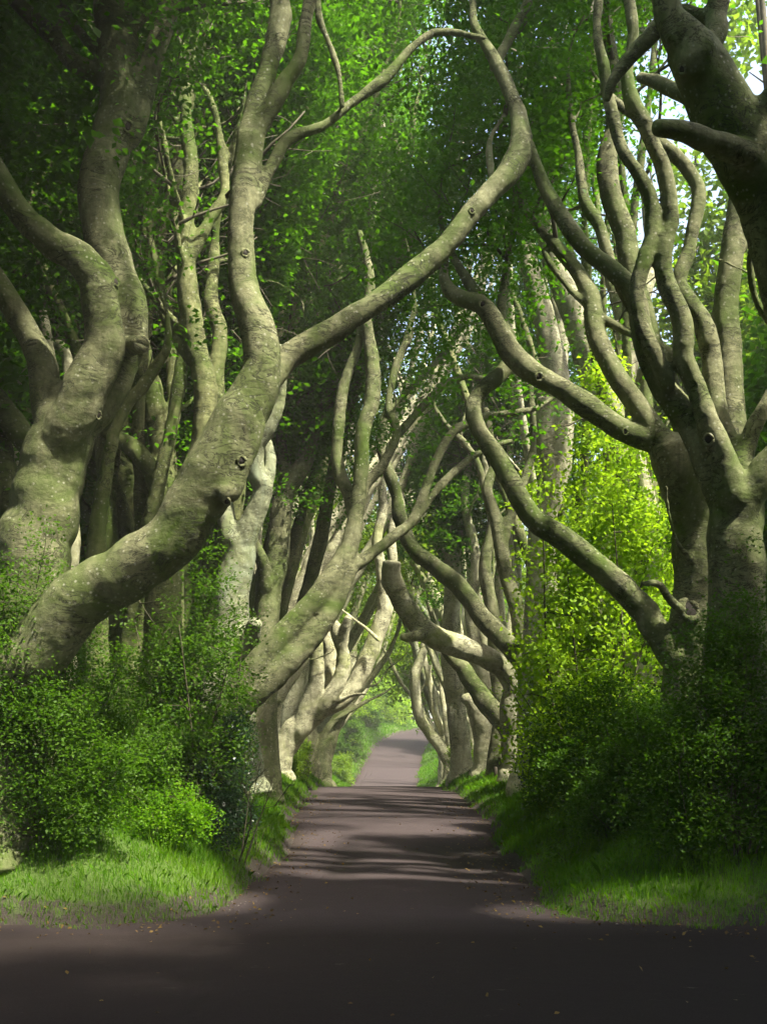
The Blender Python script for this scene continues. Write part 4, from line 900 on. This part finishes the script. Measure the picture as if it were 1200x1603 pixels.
FT = [(-8.5, 18, 2.8, 9), (-9.5, 24, 3.2, 11), (-8.5, 31, 3.0, 12), (-9, 39, 3.4, 12), (-9, 48, 3.6, 13), (-9, 58, 4.0, 13), (-9.5, 70, 4.5, 14), (-9.5, 84, 5, 14), (-9, 99, 5, 15), (-8, 114, 5.5, 16),
      (10.2, 21, 3.6, 9), (10, 25, 3.2, 11), (9.5, 32, 3.2, 12), (12.5, 41, 3.8, 18), (12.8, 50, 4.2, 20), (13, 60, 4.6, 21), (13, 73, 5, 22), (10.5, 85, 5, 14), (12, 99, 5, 15), (15, 112, 5.5, 16),
      (8.6, 23, 4.2, 24), (-15, 26, 4, 14), (-16, 40, 5, 15), (-17, 58, 6, 16), (-18, 80, 7, 17), (16, 26, 4, 14), (17, 40, 5, 15), (18, 58, 6, 16), (20, 80, 7, 17)]
for i, (x, y, rx, h) in enumerate(FT):
    h = max(h * 1.2 + 2, 21 - (abs(x) - 8) * .3) if x < 0 or y < 36 else h * .95
    k = sum(1 for a in FT[:i] if (a[0] < 0) == (x < 0) and (abs(a[0]) > 13) == (abs(x) > 13))
    sd = 'left' if x < 0 else 'right'
    lab = '%s leafy tree from the camera in the %s the %s beech row' % ((names + ['last'])[k], 'outer line far beyond' if abs(x) > 13 else 'line just behind', sd)
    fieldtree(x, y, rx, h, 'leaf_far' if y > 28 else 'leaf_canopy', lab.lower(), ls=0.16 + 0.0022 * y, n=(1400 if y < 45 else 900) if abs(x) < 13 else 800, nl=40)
for x, y, h, lab in ((-8.5, -7, 8, 'leafy tree behind the viewpoint on the far left side of the crossing road'), (-2.5, -8.5, 8, 'leafy tree behind the viewpoint, left of the lane axis'),
                     (3.2, -9, 7, 'leafy tree behind the viewpoint, right of the lane axis'), (9, -11, 8, 'leafy tree behind the viewpoint on the far right side of the crossing road')):
    bushy('field_tree', lab, 'tree', x, y, 3.2, 2.4, h, 260, 30, .3, 'leaf_canopy', 'leafy trees behind the viewpoint', z0=.02, R0=(.7, 1.3), sh=.6)  # unseen trees added to block low sky light and darken the foreground
# trees closing the lane beyond the bend
for i, (x, y, rx, h, lab) in enumerate([(-4, 138, 6, 12, 'rounded yellow green tree at the end of the lane, left of the bend'), (5, 150, 8, 18, 'tall green tree closing the view at the end of the lane'),
        (-14, 150, 8, 20, 'tall tree beyond the end of the left row'), (17, 145, 8, 20, 'tall tree beyond the end of the right row'), (-3, 168, 10, 27, 'highest tree behind the others at the end of the lane'),
        (-24, 120, 9, 21, 'big tree far out behind the left row'), (27, 118, 9, 21, 'big tree far out behind the right row'), (12, 172, 10, 27, 'high tree behind the bend on the right')]):
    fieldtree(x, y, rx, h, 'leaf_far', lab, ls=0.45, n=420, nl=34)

# ------------------------------------------------------------------ shrubs beside the lane
VIEWGAP[0] = 0.0
def shrub(label, u, v, d, rx, ry, h, K, nl, ls, leaf, **kw):
    kw.setdefault('cull', False); p = P(u, v, d); return bushy(kw.pop('name', 'shrub'), label, kw.pop('cat', 'shrub'), p.x, d, rx, ry, h, K, nl, ls, leaf, kw.pop('grp', 'shrubs on the banks'), **kw)
shrub('big hawthorn bush with a sunlit top under the leaning limb on the left', 288, 1290, 16.8, 1.5, 1.25, 3.7, 800, 34, 0.06, 'leaf_hedge', R0=(.15, .42), z0=.12, tilt=.35, amp=.5)
shrub('dark glossy bush at the foot of the hawthorn by the left verge', 372, 1290, 16.4, 1.0, .8, 1.7, 560, 34, 0.05, 'leaf_dark', R0=(.12, .26), z0=.05)
shrub('dark bush at the left edge of the view, partly covering the thick trunk', 40, 1380, 13.6, 1.35, .5, 2.9, 1000, 36, 0.045, 'leaf_hedge', R0=(.14, .4), z0=.05, tilt=.35, amp=.5, cull=False)
shrub('loose young shrub with thin stems between the left edge bush and the hawthorn', 150, 1340, 15.0, 1.0, .7, 2.5, 420, 30, 0.045, 'leaf_hedge', R0=(.12, .3), z0=.15)
shrub('low yellow green undergrowth in the sunlit patch left of the road', 245, 1340, 14.9, .9, .6, .7, 240, 26, 0.042, 'grass', R0=(.08, .18), z0=.05, name='undergrowth', cat='undergrowth')
shrub('leafy sprig bush hanging in at the far left edge beside the trunk', -10, 1080, 13.4, .5, .4, 3.3, 260, 26, 0.05, 'leaf_hedge', R0=(.12, .25), z0=.35)
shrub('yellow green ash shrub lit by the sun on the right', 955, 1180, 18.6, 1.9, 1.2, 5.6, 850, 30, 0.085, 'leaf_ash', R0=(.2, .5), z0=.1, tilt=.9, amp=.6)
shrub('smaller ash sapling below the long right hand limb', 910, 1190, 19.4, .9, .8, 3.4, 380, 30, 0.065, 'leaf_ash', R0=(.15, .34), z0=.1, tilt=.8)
shrub('dark blue green holly at the foot of the beeches right of the road', 868, 1150, 21.5, .62, .6, 2.4, 420, 34, 0.055, 'leaf_dark', R0=(.12, .26), z0=.1)
shrub('wide green hawthorn thicket in front of the ash shrub, right bank', 1000, 1280, 17.0, 1.45, 1.0, 2.1, 850, 34, 0.06, 'leaf_hedge', R0=(.16, .42), z0=.08, tilt=.35, amp=.5)
shrub('dark dense bush at the right edge of the view below the beech trunks', 1160, 1330, 13.5, 1.35, .45, 2.6, 1100, 36, 0.048, 'leaf_hedge', R0=(.14, .4), z0=.05, tilt=.35, amp=.5, cull=False)
shrub('low dark bush reaching over the grass on the right', 1010, 1340, 15.8, 1.1, .7, 1.5, 560, 34, 0.045, 'leaf_hedge', R0=(.12, .28), z0=.03)
shrub('dense dark thicket between the two right hand beech trunks and the lane', 1090, 1330, 15.4, 1.2, .7, 2.2, 800, 34, 0.047, 'leaf_hedge', R0=(.14, .4), z0=.04, tilt=.35, amp=.5)
shrub('light green shrub beside the right verge near the road crest', 880, 1250, 20.5, .75, .7, 1.6, 320, 30, 0.055, 'leaf_hedge', R0=(.12, .28), z0=.05)
shrub('pale yellow green bush at the foot of the white beeches, right of the dip', 715, 1215, 38, .9, .8, 1.1, 200, 24, 0.08, 'leaf_far', R0=(.12, .3), z0=.05)
shrub('small green bush at the foot of the pale beech, left of the crest', 475, 1225, 34, .8, .8, 1.0, 200, 24, 0.08, 'leaf_far', R0=(.12, .3), z0=.05)
shrub('rounded yellow green bush beside the lane where it bends away', 590, 1150, 122, 3.6, 3.0, 4.4, 420, 30, 0.22, 'leaf_ash', R0=(.4, .9), z0=.05)
shrub('darker low bush left of the bend', 560, 1160, 112, 2.2, 2.0, 2.6, 260, 30, 0.2, 'leaf_hedge', R0=(.3, .7), z0=.05)

# morning air
hx = np.array([[-760, -560, -60], [760, -560, -60], [760, 1100, -60], [-760, 1100, -60], [-760, -560, 46], [760, -560, 46], [760, 1100, 46], [-760, 1100, 46]], float)
m, n, out = mat('haze')
pv = n.nodes.new('ShaderNodeVolumePrincipled'); pv.inputs['Density'].default_value = 0.0013; pv.inputs['Color'].default_value = (0.95, 0.97, 0.88, 1)
pv.inputs['Anisotropy'].default_value = 0.2
n.links.new(pv.outputs[0], out.inputs['Volume'])
hz = link('haze', quads_mesh('haze', hx, np.array([[0, 3, 2, 1], [4, 5, 6, 7], [0, 1, 5, 4], [1, 2, 6, 5], [2, 3, 7, 6], [3, 0, 4, 7]]), m))
tag(hz, 'thin pale mist hanging in the lane between the trees', 'haze', kind='stuff')

shrub('dense green bush on the left bank where the far lane climbs', 545, 1190, 84, 1.7, 1.8, 2.3, 260, 30, .16, 'leaf_far', R0=(.25, .6), z0=.05)
shrub('rounded bush half way up the climb, left of the far lane', 560, 1175, 96, 2.0, 2.0, 3.2, 300, 30, .18, 'leaf_hedge', R0=(.3, .6), z0=.05)
# low stone wall beyond the bend and the small post on the right verge
Wx = []; root = bpy.data.objects.new('stone_wall', None); COL.objects.link(root); root.location = (3, 128, T1(3, 128))
tag(root, 'low dry stone wall beside the lane where it bends away', 'stone wall')
V = []; Fs = []; nvv = 0
for row in range(4):
    x = 0.5 + 0.2 * (row % 2)
    while x < 7.0:
        w = rng.uniform(.35, .7); hgt = .27
        x0, x1 = x + .012, x + w - .012; y0 = 127.6 + rng.normal(0, .03); y1 = y0 + .5
        z0 = T1(x, 127.8) - .1 + row * .28; z1 = z0 + hgt - rng.uniform(0, .03)
        b = np.array([[x0, y0, z0], [x1, y0, z0], [x1, y1, z0], [x0, y1, z0], [x0, y0, z1], [x1, y0, z1], [x1, y1, z1], [x0, y1, z1]]) + rng.normal(0, .02, (8, 3))
        V.append(b - np.array(root.location)); Fs.append(np.array([[0, 3, 2, 1], [4, 5, 6, 7], [0, 1, 5, 4], [1, 2, 6, 5], [2, 3, 7, 6], [3, 0, 4, 7]]) + nvv); nvv += 8; x += w
link('stones', quads_mesh('stones', np.concatenate(V), np.concatenate(Fs), M['stone']), root)
px, py = P(775, 1222, 30).x, 30.0; pz = T1(px, py)
wp = Wood(); wp.tube([[px, py, pz - .1], [px + .01, py, pz + .12], [px + .01, py, pz + .3]], [.05, .048, .045], 10)
po = link('wooden_post', wp.mesh('wooden_post', (px, py, pz), M['post_wood'])); po.location = (px, py, pz)
tag(po, 'small dark wooden post stump in the grass on the right verge near the crest', 'post')
